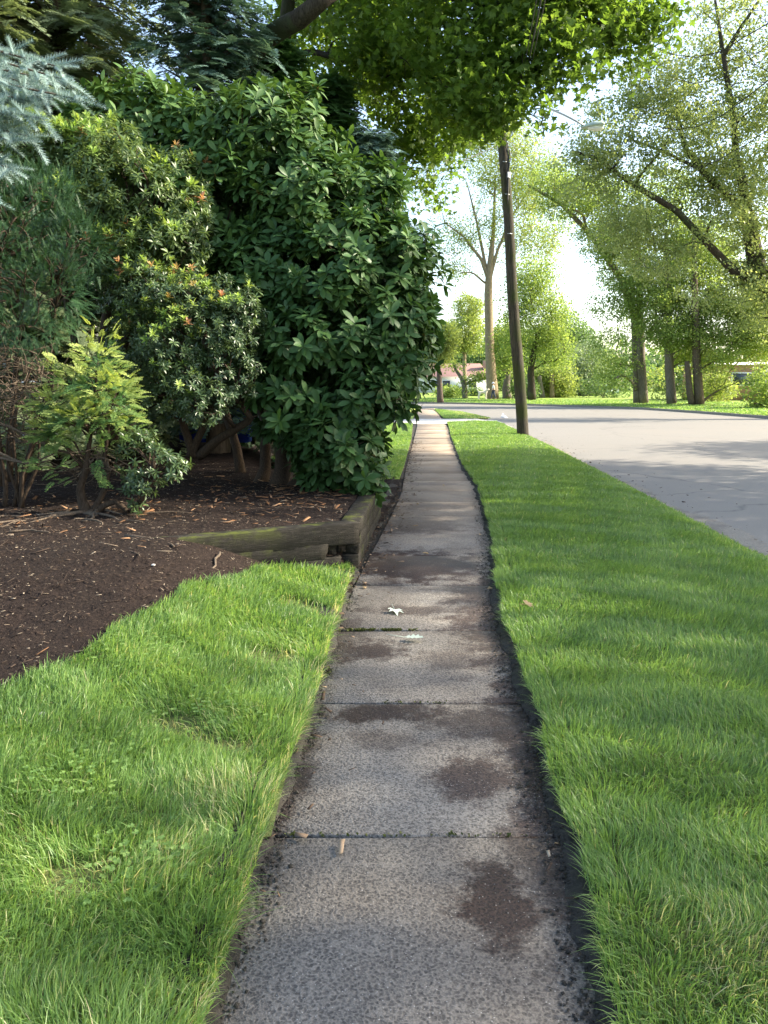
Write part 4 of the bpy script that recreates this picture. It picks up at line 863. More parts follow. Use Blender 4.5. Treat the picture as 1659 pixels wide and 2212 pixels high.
# ---- conifers behind the shrubs
def conifer(name, x, y, H, R0, z0, label, seed, mat, tmpl, size, nb, droop=.35, bark='bark', zlow=.05, per=16, top=.12, gap=None):
    rng = np.random.default_rng(seed); t = empty(name, (x, y, z0), label, 'tree'); b = np.array([x, y, z0]); m = MB()
    m.tube(resample([b, b + [.1, 0, H * .5], b + [0, 0, H]], 14), np.linspace(.035 * H * .6, .02, 14), 9, .03, rng); Pp = []; Dd = []
    for i in range(nb):
        u = zlow + (1 - zlow) * (i + .5) / nb; z = z0 + H * u; a = rng.uniform(0, 6.28); L = R0 * (1 - u) ** .75 * rng.uniform(.7, 1.15) + top
        d = np.array([math.cos(a), math.sin(a), 0]); tt = np.linspace(0, 1, per); q = np.array([x, y, z]) + d * L * tt[:, None] + np.array([0, 0, 1]) * ((.25 * L * tt - droop * L * tt ** 2)[:, None])
        if i % 2 == 0: m.tube(q[::4], np.linspace(.03, .006, len(q[::4])) * (.4 + L / R0), 5)
        if gap is not None and gap(q.mean(0)): continue
        sd = np.cross(d, [0, 0, 1])
        for k in range(1, per):
            for sg in (-1, 1):
                Pp.append(q[k]); Dd.append(norm(d * rng.uniform(.4, 1) + sd * sg * rng.uniform(.3, 1) + np.array([0, 0, rng.uniform(-.5, .15)])))
    Pp = np.array(Pp); Dd = np.array(Dd); Pp = Pp + .05 * rng.standard_normal(Pp.shape); Nn = norm(np.array([0, -.2, 1.]) + .4 * rdir(rng, len(Pp)))
    V, F, R = scatter(*tmpl, Pp, Dd, Nn, size * rng.uniform(.6, 1.2, len(Pp)), rng.random(len(Pp)) * .6 + .4 * (wav(Pp, .9) * .5 + .5)); mesh('foliage', V, F, M[mat], t, False, R.clip(0, 1)); m.build('trunk', M[bark], t, True)
xs = lambda px, Y: (px - 829.5) / FOC * Y * 1.0
conifer('hemlock_tree', xs(170, 14.5), 14.5, 13, 3.6, .3, 'tall drooping grey-green hemlock filling the upper left corner', 161, 'hemlock', SPRAY_MED, .55, 330, .45, per=15)
conifer('juniper_tree', xs(470, 13.6), 13.6, 10.5, 1.9, .3, 'blue-green juniper behind the top of the rhododendron', 162, 'juniper', SPRAY_MED, .40, 330, .05, per=12, gap=lambda c: (4.6 < c[2] < 5.9) and c[0] < -2.9)
conifer('arborvitae', xs(620, 15.6), 15.6, 7.6, 1.7, .3, 'bright green arborvitae behind the rhododendron near the leaning limb', 163, 'arbor', SPRAY_MED, .42, 320, -.1, per=12)
conifer('arborvitae', xs(800, 13.6), 13.6, 5.5, 1.15, .2, 'shorter arborvitae rising behind the right shoulder of the rhododendron', 164, 'juniper', SPRAY_MED, .32, 260, -.05, per=12, zlow=.42)
conifer('arborvitae', xs(725, 16.5), 16.5, 7.4, 1.6, .2, 'dark arborvitae between the shorter one and the maple leaves', 165, 'arbor', SPRAY_MED, .38, 260, -.05, per=12, zlow=.3)
conifer('hemlock_tree', xs(-60, 12.5), 12.5, 11, 3.0, .3, 'dark hemlock cut off by the left edge behind the blue spruce', 166, 'hemlock', SPRAY_MED, .5, 280, .45, per=14)
needle_shrub('backdrop_hedge', [(np.array([xs(p, 13.8), 13.8 + .3 * math.sin(i * 2), 1.35]), np.array([.8, .6, 1.25 + .12 * math.sin(i * 3)])) for i, p in enumerate(range(640, 741, 50))], 2600,
             'dark dense evergreen hedge added as a light-blocking backdrop behind the rhododendron stems', (xs(700, 13.8), 13.8, .1), [([(xs(p, 13.8), 13.8, .1), (xs(p, 13.8), 13.8, 1.5)], [.05, .03]) for p in (640, 690, 740)], 167, 'yew', SPRAY_MED, .3, 'hedge', .3, 80, low=.5)  # hedge added to darken the gaps and stop light from behind
needle_shrub('backdrop_hedge', [(np.array([xs(p, 16.9), 16.9, 1.5]), np.array([.9, .6, 1.3])) for p in range(395, 560, 60)], 1500,
             'dark evergreen hedge added as a shade backdrop behind the blue bins', (xs(470, 16.9), 16.9, .35), [([(xs(p, 16.9), 16.9, .3), (xs(p, 16.9), 16.9, 1.7)], [.05, .03]) for p in (420, 520)], 168, 'yew', SPRAY_MED, .3, 'hedge', .3, 60, low=.5)  # added dark mass standing in for the deep shade behind the shrubs

# ------------------------------------------------------------------ white house and bins at the back
h = empty('white_house', (-8.5, 18.6, .05), 'white clapboard house glimpsed through the shrubs at left', 'house')
m = MB(); z = .35
while z < 5.2: m.box((-8.6, 18.4, z + .09), (8.2, .03, .19), 0, [[1, 0, 0], [0, 1, .12], [0, -.12, 1]]); z += .175
m.build('siding', M['white'], h)
MB().box((-8.6, 21.5, 2.7), (8.1, 6.1, 5.3)).build('wall', M['white'], h)
m = MB(); m.add([(-13, 17.9, 5.3), (-4.2, 17.9, 5.3), (-4.2, 21.4, 7.4), (-13, 21.4, 7.4), (-13, 24.9, 5.3), (-4.2, 24.9, 5.3), (-13, 17.9, 5.2), (-4.2, 17.9, 5.2)], [np.array([[0, 1, 2, 3], [3, 2, 5, 4], [6, 7, 1, 0]]), np.array([[0, 3, 4], [1, 5, 2]])]); m.build('roof', M['roof'], h)
w_ = MB().box((-10.2, 18.33, 1.9), (1.0, .08, 1.3)).build('window', M['trim'], h); MB().box((-10.2, 18.28, 1.9), (.84, .03, 1.14)).build('pane', M['glass'], w_)
def bin_(px, Y, label):
    x = xs(px, Y); z0 = .46; t = empty('recycling_bin', (x, Y, z0), label, 'recycling bin', 'blue recycling bins behind the shrubs')
    V = [(x - .24, Y - .26, z0 + .08), (x + .24, Y - .26, z0 + .08), (x + .24, Y + .26, z0 + .08), (x - .24, Y + .26, z0 + .08), (x - .30, Y - .34, z0 + .98), (x + .30, Y - .34, z0 + .98), (x + .30, Y + .34, z0 + .98), (x - .30, Y + .34, z0 + .98)]
    MB().add(V, np.array([[0, 3, 2, 1], [0, 1, 5, 4], [1, 2, 6, 5], [2, 3, 7, 6], [3, 0, 4, 7], [4, 5, 6, 7]])).box((x, Y - .35, z0 + .94), (.64, .03, .07), 0, None, .01).build('body', M['blue'], t)
    MB().box((x, Y, z0 + 1.02), (.66, .74, .07), 0, None, .025).build('lid', M['blue'], t)
    for s in (-1, 1):
        q = MB(); q.tube([(x + s * .22, Y + .3, z0 + .12), (x + s * .28, Y + .3, z0 + .12)], .12, 16); q.build('wheel', M['dark'], t)
    MB().tube([(x - .2, Y + .38, z0 + .96), (x + .2, Y + .38, z0 + .96)], .015, 8).build('handle', M['blue'], t)
bin_(424, 14.9, 'blue wheeled bin partly hidden behind pieris stems'); bin_(514, 14.8, 'blue wheeled bin showing between pieris and rhododendron')

# ------------------------------------------------------------------ broadleaf trees
def leaf_cloud(blobs, ncl, per, size, rng, tmpl, sig=.35, lo=.35, gap=-.35, gf=.35, flat=.5, hi=1.05, frame=None):
    C_ = np.array([b[0] for b in blobs]); R_ = np.array([b[1] for b in blobs]); vol = R_.prod(1) ** .75; k = rng.choice(len(blobs), ncl, p=vol / vol.sum())
    d = rdir(rng, ncl); s = (lo ** 3 + (hi ** 3 - lo ** 3) * rng.random(ncl)) ** (1 / 3); c = C_[k] + d * R_[k] * s[:, None]
    c = c[wav(c, gf, 1.7) > gap]; n = len(c)
    p = np.repeat(c, per, 0) + rng.standard_normal((n * per, 3)) * sig * np.array([1, 1, flat]); N = len(p)
    D = norm(rdir(rng, N) + np.array([0, 0, -.35])); Nn = norm(rdir(rng, N) * .8 + np.array([0, 0, 1.0]))
    rn = (np.repeat(rng.random(n), per) * .5 + .5 * rng.random(N)).clip(0, 1)
    V, F, R = scatter(*tmpl, p, D, Nn, size * rng.uniform(.65, 1.25, N), rn); return V, F, R, c
def tree(name, label, base, trunks, blobs, ncl, per, size, seed, mat, bark, tmpl=FLAT, sig=.4, gap=-.35, gf=.35, ntg=120, rmin=.03, group=None, cat='tree', lo=.35, flat=.5, wig=.06, rfac=.45):
    rng = np.random.default_rng(seed); t = empty(name, base, label, cat, group)
    V, F, R, c = leaf_cloud(blobs, ncl, per, size, rng, tmpl, sig, lo, gap, gf, flat); mesh('crown', V, F, M[mat], t, False, R)
    tg = [b[0] for b in blobs] + [c[i] for i in rng.choice(len(c), min(ntg, len(c)), replace=False)]
    grow(trunks, tg, rng, rmin, 0, rfac, wig, 7, 6).build('trunk', M[bark], t, True); return t

# overhanging maple on the left: limbs cross the top of the frame
mb_ = [blob(1180, 60, 15, 150, 110, .9), blob(1000, 60, 15, 150, 110, .9), blob(1100, 190, 14.6, 130, 90, .7), blob(1205, 175, 14.8, 80, 75, .7), blob(1170, 265, 14.4, 60, 55, .5), blob(1175, 300, 14.4, 55, 40, .4), blob(1085, 245, 14.6, 45, 45, .4), blob(1280, 95, 15.2, 80, 95, .7), blob(1395, 40, 15.4, 50, 70, .5),
       blob(850, 60, 16.5, 130, 110, .8), blob(740, 80, 17.5, 120, 110, .8), blob(880, 190, 17, 110, 80, .7), blob(925, 320, 17.5, 65, 80, .6), blob(985, 230, 16, 65, 75, .5), blob(880, 310, 17.5, 60, 50, .5), blob(1060, -120, 15, 220, 90, 1.2), blob(780, -120, 17, 220, 90, 1.2), blob(1290, -100, 15.5, 150, 70, 1), blob(650, 30, 18.5, 90, 90, .7), blob(760, 180, 18.5, 90, 80, .6), blob(930, 405, 17.8, 32, 38, .3)]
bs = np.array([xs(560, 18.5), 18.5, .1])
tree('maple_tree', 'broad maple whose leafy limbs hang over the sidewalk and pole', bs,
     [([bs, P(575, 400, 18.5), P(600, 150, 18), P(618, 50, 17.8), P(640, -150, 17.5)], [.34, .28, .17, .15, .12]), ([P(565, 330, 18.4), P(530, 140, 15.6), P(560, 95, 14.6), P(610, 60, 13.8), P(650, 40, 13.4), P(700, -5, 13.2), P(800, -70, 14)], [.24, .19, .17, .16, .15, .14, .12]),
      ([P(618, 120, 18), P(680, 112, 17.5), P(760, 135, 17), P(850, 170, 16.6)], [.07, .06, .05, .03]), ([P(800, -70, 14), P(950, -20, 14.6), P(1100, 20, 15), P(1250, 60, 15), P(1360, 40, 15.2)], [.13, .10, .08, .05, .03])],
     mb_, 2450, 20, .125, 171, 'maple', 'bark_dark', MAPLE, .22, -.22, 1.0, 220, .010, lo=.2, flat=.55)
# tall pale-trunked tree beyond the road
def T(px, py, Y): return P(px, py, Y)
def gz(px, Y, z=.15): return np.array([xs(px, Y) * 1.0, Y, z])
b0 = gz(1062, 84)
tree('tall_tree', 'tall pale-trunked tree with airy yellow-green crown behind the walker', b0,
     [([b0, T(1058, 760, 84), T(1055, 640, 84), T(1056, 600, 84), T(1066, 500, 84), T(1070, 380, 84)], [.68, .50, .44, .38, .20, .08]), ([T(1056, 605, 84), T(1040, 560, 84), T(1000, 510, 84), T(960, 480, 83)], [.26, .18, .10, .05]), ([T(1058, 600, 84), T(1075, 540, 84), T(1110, 460, 85), T(1150, 400, 85)], [.24, .16, .10, .05]), ([T(1050, 580, 84), T(1030, 480, 84), T(1010, 400, 84)], [.18, .12, .05])],
     [blob(1000, 380, 84, 75, 70, 4), blob(1080, 330, 84, 85, 80, 4.5), blob(960, 480, 84, 60, 60, 3.5), blob(1110, 440, 84, 75, 70, 4), blob(1030, 480, 84, 60, 60, 3.5), blob(980, 570, 84, 45, 40, 2.5), blob(1110, 560, 85, 45, 45, 2.5), blob(1050, 260, 84, 70, 50, 4), blob(1150, 380, 84, 60, 60, 4), blob(1190, 480, 86, 50, 60, 4), blob(1150, 540, 86, 45, 45, 3), blob(930, 400, 84, 40, 50, 3)], 1900, 32, .19, 172, 'bright', 'bark_pale', FLAT, .60, -.15, .22, 330, .04, flat=.6, lo=.2)
# oak across the road at the right
b1 = gz(1740, 40, .12)
ob = [blob(1560, 330, 40, 130, 110, 3), blob(1450, 300, 39, 110, 90, 3), blob(1360, 330, 38, 90, 80, 2.6), blob(1620, 420, 40, 110, 110, 3), blob(1500, 460, 39, 110, 80, 2.6), blob(1390, 450, 39, 90, 70, 2.4), blob(1290, 300, 38.5, 60, 60, 2), blob(1600, 180, 41, 120, 90, 3), blob(1480, 170, 41, 100, 80, 2.6), blob(1750, 300, 42, 140, 170, 5), blob(1640, 570, 40, 80, 70, 2.5), blob(1560, 620, 39, 90, 50, 2), blob(1720, 620, 40, 120, 100, 3), blob(1400, 190, 40, 60, 60, 2), blob(1850, 150, 42, 150, 200, 6), blob(1640, 690, 39.5, 45, 45, 1.6)]
tree('oak_tree', 'large spreading oak with dark limbs reaching left across the right side', b1,
     [([b1, T(1700, 700, 40), T(1640, 600, 40), T(1626, 530, 40), T(1612, 455, 40)], [.60, .52, .45, .40, .33]),
      ([T(1650, 610, 40), T(1590, 590, 39.8), T(1534, 532, 39.5), T(1462, 455, 39), T(1366, 398, 38.6), T(1294, 345, 38.4), T(1237, 326, 38)], [.26, .22, .18, .15, .11, .08, .05]),
      ([T(1612, 455, 40), T(1570, 425, 39.8), T(1520, 370, 39.6), T(1480, 320, 39.4), T(1460, 230, 39.4)], [.26, .2, .16, .12, .06]),
      ([T(1612, 455, 40), T(1605, 400, 40), T(1590, 340, 40), T(1585, 260, 40.2), T(1563, 120, 40.6), T(1545, 0, 41)], [.26, .22, .18, .15, .11, .06]),
      ([T(1563, 120, 40.6), T(1600, 60, 40.4), T(1640, 0, 40)], [.12, .09, .06]), ([T(1520, 370, 39.6), T(1440, 330, 39.2), T(1360, 300, 39)], [.09, .07, .04])],
     ob + [blob(1330, 220, 40, 60, 60, 2.5), blob(1560, 60, 41, 110, 70, 3), blob(1250, 380, 38.5, 60, 50, 2), blob(1440, 560, 40, 80, 50, 2), blob(1330, 520, 40, 60, 50, 2)], 6600, 28, .14, 173, 'oak', 'bark_dark', FLAT, .26, -.08, .65, 300, .018, lo=.2)
# thin bare twigs dropping in at the top right; their unseen tree crown is added for shade
def street_tree():
    rng = np.random.default_rng(181); b = np.array([17.5, 15.5, .1]); t = empty('street_tree', b, 'street tree outside the right edge with an unseen crown added for shade, thin bare twigs drooping into the top right corner', 'tree')
    B = [(np.array([18, 14, 9.5]), np.array([4.6, 5.0, 3.6])), (np.array([20, 9, 8.0]), np.array([4, 4.5, 3.2])), (np.array([19, 17, 12]), np.array([4.5, 4, 3])), (np.array([21, 4, 9.0]), np.array([4, 4.5, 3.5])), (np.array([25.5, 22, 7.5]), np.array([3.2, 3.4, 2.6]))]  # unseen crowns, placed and spread to shade the walk and road
    V, F, R, c = leaf_cloud(B, 5200, 14, .24, rng, FLAT, .5, .2, -.30, .55, .6); mesh('crown', V, F, M['oak'], t, False, R)
    tr = [([b, b + [0, -.5, 4], b + [0, -1, 8], b + [.4, -1, 13]], [.38, .3, .22, .08])]
    k = grow(tr, [c[i] for i in rng.choice(len(c), 70, replace=False)], rng, .03, 0, .45, .07, 7, 6)
    for pts, r0 in (([(1720, 120), (1640, 190), (1560, 250), (1480, 285), (1400, 270)], .035), ([(1720, 250), (1659, 280), (1600, 320), (1520, 360)], .03), ([(1720, 20), (1640, 60), (1560, 110), (1480, 130), (1400, 95)], .03), ([(1700, 60), (1620, 130), (1560, 170), (1500, 180)], .02), ([(1720, 180), (1640, 150), (1570, 60)], .02)):
        q = resample([b + [-.3, -1, 7.5]] * 0 + [tuple(b + [0, -.8, 7.2])] + [tuple(P(x, y, 16.5)) for x, y in pts], 26); k.tube(q, np.linspace(r0 * 1.2, .006, 26), 5)
        for j in range(9, 26):
            for _ in range(1):
                e = q[j] + np.array([rng.uniform(-.9, -.1), rng.uniform(-.4, .4), rng.uniform(-.35, .3)]) * .8; tt = np.linspace(0, 1, 5)[:, None]; k.tube(q[j] * (1 - tt) + e * tt + .05 * np.sin(tt * 4) * rdir(rng, 1), np.linspace(.008, .003, 5), 4)
    k.build('trunk', M['bark_dark'], t, True)
street_tree()
# the row of big trees across the road
row = [(1385, 64, .34, 'first of the broad-trunked trees across the road, thick ridged double trunk', 'linden', [blob(1360, 560, 64, 75, 70, 3.5), blob(1340, 660, 63, 60, 70, 3), blob(1330, 760, 62.5, 55, 55, 2.6), blob(1400, 640, 62, 60, 80, 3), blob(1420, 520, 64, 80, 60, 4), blob(1325, 815, 62, 45, 30, 2), blob(1240, 420, 62, 80, 50, 3), blob(1330, 440, 63, 80, 60, 3), blob(1190, 400, 62, 60, 45, 3), blob(1400, 430, 64, 90, 60, 4), blob(1290, 520, 63, 50, 50, 3)], 'bark_grey'),
       (1445, 62, .34, 'second tree of the row across the road, single straight trunk', 'linden', [blob(1460, 600, 62, 70, 70, 3), blob(1470, 700, 61, 70, 55, 2.6), blob(1430, 725, 61, 40, 30, 2), blob(1480, 760, 63.5, 35, 28, 2), blob(1510, 540, 63, 80, 60, 3.5), blob(1500, 640, 62, 60, 60, 3)], 'bark_grey'),
       (1505, 60, .32, 'third tree of the row, dark forked trunk nearest the brick building', 'bright', [blob(1540, 700, 60, 65, 55, 2.6), blob(1560, 770, 60, 55, 45, 2.2), blob(1530, 770, 61.5, 40, 28, 1.8), blob(1610, 740, 60, 55, 50, 2.4), blob(1600, 640, 61, 70, 60, 3), blob(1660, 700, 60, 60, 70, 3), blob(1555, 835, 61, 28, 26, 1.2), blob(1650, 820, 58, 35, 40, 2)], 'bark')]
for i, (px, Y, r0, lb, mt, bl, bk) in enumerate(row):
    b = gz(px, Y, .2); tr = [([b, T(px, 780, Y), T(px - 4, 640, Y), T(px - 6, 500, Y)], [r0 * 1.15, r0, r0 * .75, r0 * .4])]
    if i == 0: tr += [([gz(px - 14, Y + .2, .2), T(px - 12, 780, Y + .4), T(px - 20, 600, Y)], [.30, .26, .18]), ([T(1340, 600, Y), T(1300, 540, Y), T(1270, 500, Y), T(1213, 441, Y - 1), T(1140, 400, Y - 2)], [.26, .24, .21, .16, .08]), ([T(1380, 700, Y), T(1340, 600, Y)], [.30, .26])]
    if i == 2: tr += [([b + [-.5, .2, 0], T(1490, 850, Y), T(1484, 780, Y)], [.28, .25, .18])]
    tree('broadleaf_tree', lb, b, tr, bl, 2600 if i == 0 else 1900, 32, .165, 190 + i, mt, bk, FLAT, .36, -.22, .5, 110, .04, 'row of big trees across the road', lo=.2)
# others beyond the road
def simple_tree(name, label, px, Y, r0, fork, bl, ncl, size, seed, mat, bark, gap=-.3, group='trees beyond the road', sig=.7, per=14, gf=.3):
    b = gz(px, Y, .2); top = bl[0][0]; tr = [([b, T(px, fork, Y), tuple(top)], [r0, r0 * .8, r0 * .35])]
    return tree(name, label, b, tr, bl, int(ncl * 1.3), per * 2, size * .72, seed, mat, bark, FLAT, sig * .8, gap + .1, gf * 1.3, 70, .04, group, lo=.2, flat=.7)
simple_tree('broadleaf_tree', 'dark-stemmed tree directly behind the utility pole', 1146, 78, .42, 800, [blob(1165, 700, 78, 60, 55, 3), blob(1130, 650, 78, 45, 50, 3), blob(1190, 760, 78, 45, 35, 2.4), blob(1120, 740, 78, 40, 50, 2.4), blob(1200, 680, 78, 40, 45, 2.4), blob(1150, 600, 78, 50, 40, 3)], 900, .28, 201, 'linden', 'bark_dark')
simple_tree('broadleaf_tree', 'low bright yellow-green tree right of the pole foot', 1195, 92, .25, 850, [blob(1200, 815, 92, 35, 32, 2.4), blob(1170, 830, 92, 30, 28, 2), blob(1215, 840, 92, 22, 22, 2)], 500, .30, 202, 'bright', 'bark')
simple_tree('broadleaf_tree', 'rounded grey-green tree in the gap below the bright sky', 1255, 105, .35, 840, [blob(1250, 800, 105, 45, 40, 3), blob(1275, 770, 108, 35, 32, 3), blob(1240, 835, 104, 40, 26, 3), blob(1280, 830, 104, 30, 30, 2.6)], 700, .36, 203, 'greyleaf', 'bark_grey', -.6, sig=.8)
simple_tree('broadleaf_tree', 'distant green tree behind the grey-green one', 1225, 135, .4, 820, [blob(1225, 720, 135, 40, 45, 4), blob(1250, 740, 135, 35, 30, 4), blob(1190, 760, 135, 40, 40, 4), blob(1210, 790, 134, 40, 40, 4)], 600, .5, 204, 'far', 'bark', -.6, sig=1.1)
simple_tree('broadleaf_tree', 'light green tree with pale thin trunk over the red-roofed house', 1003, 96, .28, 790, [blob(1005, 715, 96, 36, 40, 3), blob(1022, 750, 96, 20, 24, 2), blob(990, 745, 96, 20, 24, 2), blob(1010, 665, 96, 30, 30, 2.4)], 520, .32, 205, 'bright', 'bark_pale', -.1, sig=.45)
simple_tree('broadleaf_tree', 'yellow-green tree just right of the rhododendron edge', 950, 66, .3, 840, [blob(945, 750, 66, 36, 36, 2.2), blob(962, 725, 66, 28, 28, 2), blob(925, 740, 66, 30, 40, 2.2)], 620, .24, 206, 'bright', 'bark', sig=.35)
simple_tree('broadleaf_tree', 'grey-trunked tree between the walker and the pole', 1093, 86, .55, 840, [blob(1100, 790, 86, 26, 30, 2), blob(1090, 745, 86, 30, 35, 2.4), blob(1110, 700, 87, 30, 35, 2.4)], 420, .30, 207, 'linden', 'bark_grey')
simple_tree('broadleaf_tree', 'dark distant tree above the house roof', 975, 165, .5, 800, [blob(975, 780, 165, 30, 25, 5), blob(1010, 790, 165, 30, 22, 5), blob(1045, 780, 165, 30, 28, 5), blob(940, 800, 165, 25, 20, 5)], 500, .6, 208, 'far', 'bark', -.8, sig=1.3)
# crooked small tree by the house with near-horizontal limbs
b = gz(1003, 88, .2)
tree('crooked_tree', 'small crooked tree with bare bent limbs in front of the house', b, [([b, T(1002, 830, 88), T(996, 815, 88), T(985, 800, 88), T(978, 785, 88)], [.36, .28, .22, .16, .08]), ([T(1002, 832, 88), T(1020, 824, 88), T(1045, 818, 88)], [.2, .15, .08])],
     [blob(982, 790, 88, 14, 9, .8), blob(1018, 818, 88, 18, 8, .8), blob(1040, 812, 88, 12, 8, .7), blob(1003, 845, 88, 8, 14, .6)], 130, 12, .22, 209, 'linden', 'bark_grey', FLAT, .45, -.9, .3, 20, .03)
# shrubs and hedges near the far houses
def bush(px, Y, rx, rz, label, seed, mat='far', py=None):
    c = gz(px, Y, .2 + rz * .75); t = empty('shrub', gz(px, Y, .15), label, 'shrub', 'shrubs beyond the road'); rng = np.random.default_rng(seed)
    V, F, R, cc = leaf_cloud([(c, np.array([rx, rx * .8, rz]))], 160, 14, .22, rng, FLAT, .25, .3, -2, .4, .8); mesh('foliage', V, F, M[mat], t, False, R)
    grow([([gz(px, Y, .1), c], [.08, .04])], [cc[i] for i in range(12)], rng, .02).build('stem', M['bark'], t, True)
bush(967, 92, 1.6, .75, 'large rounded green shrub in front of the white house wall', 221, 'linden'); bush(990, 100, 1.0, .45, 'small dark shrub right of the large rounded one', 222); bush(1022, 104, 1.1, .5, 'dark clipped shrub below the house end', 223)
bush(1128, 84, 1.6, 1.3, 'low green shrub left of the dark-stemmed tree', 224); bush(1160, 96, 2.6, 1.8, 'broad-leaved shrub at the foot of the leaning post', 225, 'linden'); bush(1300, 90, 3, 1.6, 'dark low shrub behind the parked car', 226); bush(1650, 52, 1.6, 1.5, 'green shrub at the foot of the brick wall, right edge', 227, 'linden'); bush(1440, 78, 3.5, 2.0, 'bright low shrub seen between the big trunks', 228, 'bright'); bush(1525, 70, 2.2, 1.6, 'bright shrub just left of the brick building', 229, 'bright')
# backdrop of distant woods
rng = np.random.default_rng(231); Bk = []
for i in range(70):
    an = math.radians(rng.uniform(-8, 44)); d = rng.uniform(170, 230); Bk.append((np.array([math.sin(an) * d, math.cos(an) * d, rng.uniform(3, 8.5)]), np.array([9, 6, rng.uniform(4, 8)])))
V, F, R, c = leaf_cloud(Bk, 7500, 9, .95, rng, FLAT, 1.4, .5, -3, .3, .8); tag(mesh('distant_woods', V, F, M['far'], rnd=R), kind='stuff')

# ------------------------------------------------------------------ far house, brick building, posts, car
h = empty('suburban_house', gz(985, 140, .1), 'single-storey white house with red-brown gabled roof beyond the road', 'house')
x0, x1 = xs(905, 140), xs(1050, 140)
MB().box(((x0 + x1) / 2, 143, 1.7), (x1 - x0, 6, 3.2)).build('wall', M['white'], h)
MB().add([(x0 - .6, 139.2, 3.2), (x1 + .6, 139.2, 3.2), (x1 - 1.0, 143, 5.6), (x0 + 1.5, 143, 5.6), (x0 - .6, 146.8, 3.2), (x1 + .6, 146.8, 3.2)], [np.array([[0, 1, 2, 3], [3, 2, 5, 4]]), np.array([[0, 3, 4], [1, 5, 2]])]).build('roof', M['roof'], h)
MB().box((xs(1048, 140), 141.5, 4.8), (1.0, .8, 2.6)).build('chimney', M['brick'], h)
for px in (940, 962, 1018):
    w_ = MB().box((xs(px, 140), 139.96, 1.9), (1.5, .1, 1.3)).build('window', M['trim'], h); MB().box((xs(px, 140), 139.9, 1.9), (1.3, .06, 1.1)).build('pane', M['glass'], w_)
h = empty('brick_building', (39, 73, .2), 'low orange brick building behind the trees at the right edge', 'building')
MB().box((45.4, 78, 1.8), (28, 8, 3.4)).build('wall', M['brick'], h)
MB().box((45.4, 78, 3.65), (28.8, 8.8, .25), 0, None, .03).build('roof', M['trim'], h)
for x in (34.0, 37.5, 41.0, 44.5):
    w_ = MB().box((x, 73.97, 2.2), (2.2, .14, 1.3)).build('window', M['trim'], h); MB().box((x, 73.9, 2.2), (2.0, .08, 1.1)).build('pane', M['glass'], w_)
def post(px0, px1, py, Y, r_, label, mat):
    b = gz(px0, Y, .1); MBt = MB(); MBt.tube(resample([b, T(px1, py, Y)], 6), np.linspace(r_, r_ * .8, 6), 9); tag(MBt.build('wooden_post', M[mat], smooth=True), label, 'post')
post(1170, 1165, 812, 90, .28, 'leaning grey wooden post beyond the road', 'bark_grey'); post(1189, 1192, 809, 90, .30, 'upright tan wooden post right of the leaning one', 'bark_pale')
def car(px, Y):
    x = xs(px, Y); t = empty('parked_car', (x, Y, .2), 'small grey-green parked car far beyond the lawn', 'car')
    prof = [(-2.1, .35), (-2.15, .75), (-1.5, .92), (-.9, 1.42), (.5, 1.45), (1.3, .98), (2.05, .85), (2.15, .35)]; n = len(prof)
    V = [(x + a, Y - .85, .2 + b) for a, b in prof] + [(x + a, Y + .85, .2 + b) for a, b in prof]
    m = MB(); m.add(V, [np.array([[i, (i + 1) % n, n + (i + 1) % n, n + i] for i in range(n)]), np.array([list(range(n))[::-1]]), np.array([list(range(n, 2 * n))])]); m.build('body', M['carpaint'], t)
    MB().add([(x - 1.25, Y - .86, 1.18), (-.82 + x, Y - .86, 1.55), (.42 + x, Y - .86, 1.57), (1.0 + x, Y - .86, 1.2)], np.array([[0, 3, 2, 1]])).build('window', M['glass'], t)
    for s in (-1.3, 1.3):
        for yy in (-.86, .7): MB().tube([(x + s, Y + yy, .52), (x + s, Y + yy + .18, .52)], .33, 16).build('wheel', M['dark'], t)
car(1296, 112)
m = MB(); g = G(1087, 903, ROADZ); m.add([(g[0] - .14, g[1], ROADZ + .01), (g[0], g[1] + .05, ROADZ + .01), (g[0] + .05, g[1], ROADZ + .20), (g[0] - .06, g[1] - .04, ROADZ + .28), (g[0] + .24, g[1] - .1, ROADZ + .012), (g[0] + .16, g[1] + .1, ROADZ + .06)], [np.array([[0, 1, 2, 3]]), np.array([[1, 4, 2], [2, 4, 5], [2, 5, 3]])])
tag(m.build('crumpled_paper', M['paper']), 'crumpled white scrap of paper lying on the road left of the pole', 'paper scrap')

# ------------------------------------------------------------------ utility pole with street lamp and cables
pb = np.array([xs(1130, 24.2), 24.2, .0]); pt = P(1085, 290, 24.2); ptop = pb + (pt - pb) * 1.33
up = empty('utility_pole', pb, 'dark mossy wooden utility pole leaning slightly left at the verge edge', 'utility pole')
rng = np.random.default_rng(241); m = MB(); q = resample([pb - [0, 0, .2], ptop], 40); q[:, 0] += .02 * np.sin(np.arange(40) * .35); m.tube(q, np.linspace(.185, .125, 40), 16, .012, rng); m.build('shaft', M['pole'], up, True)
a = pb + (pt - pb) * 1.05
m = MB(); e = P(1262, 271, 23.6); m.tube(resample([a, a + [.7, 0, .55], e + [-.5, 0, .25], e], 14), .03, 8); ar = m.build('lamp_arm', M['metal'], up, True)
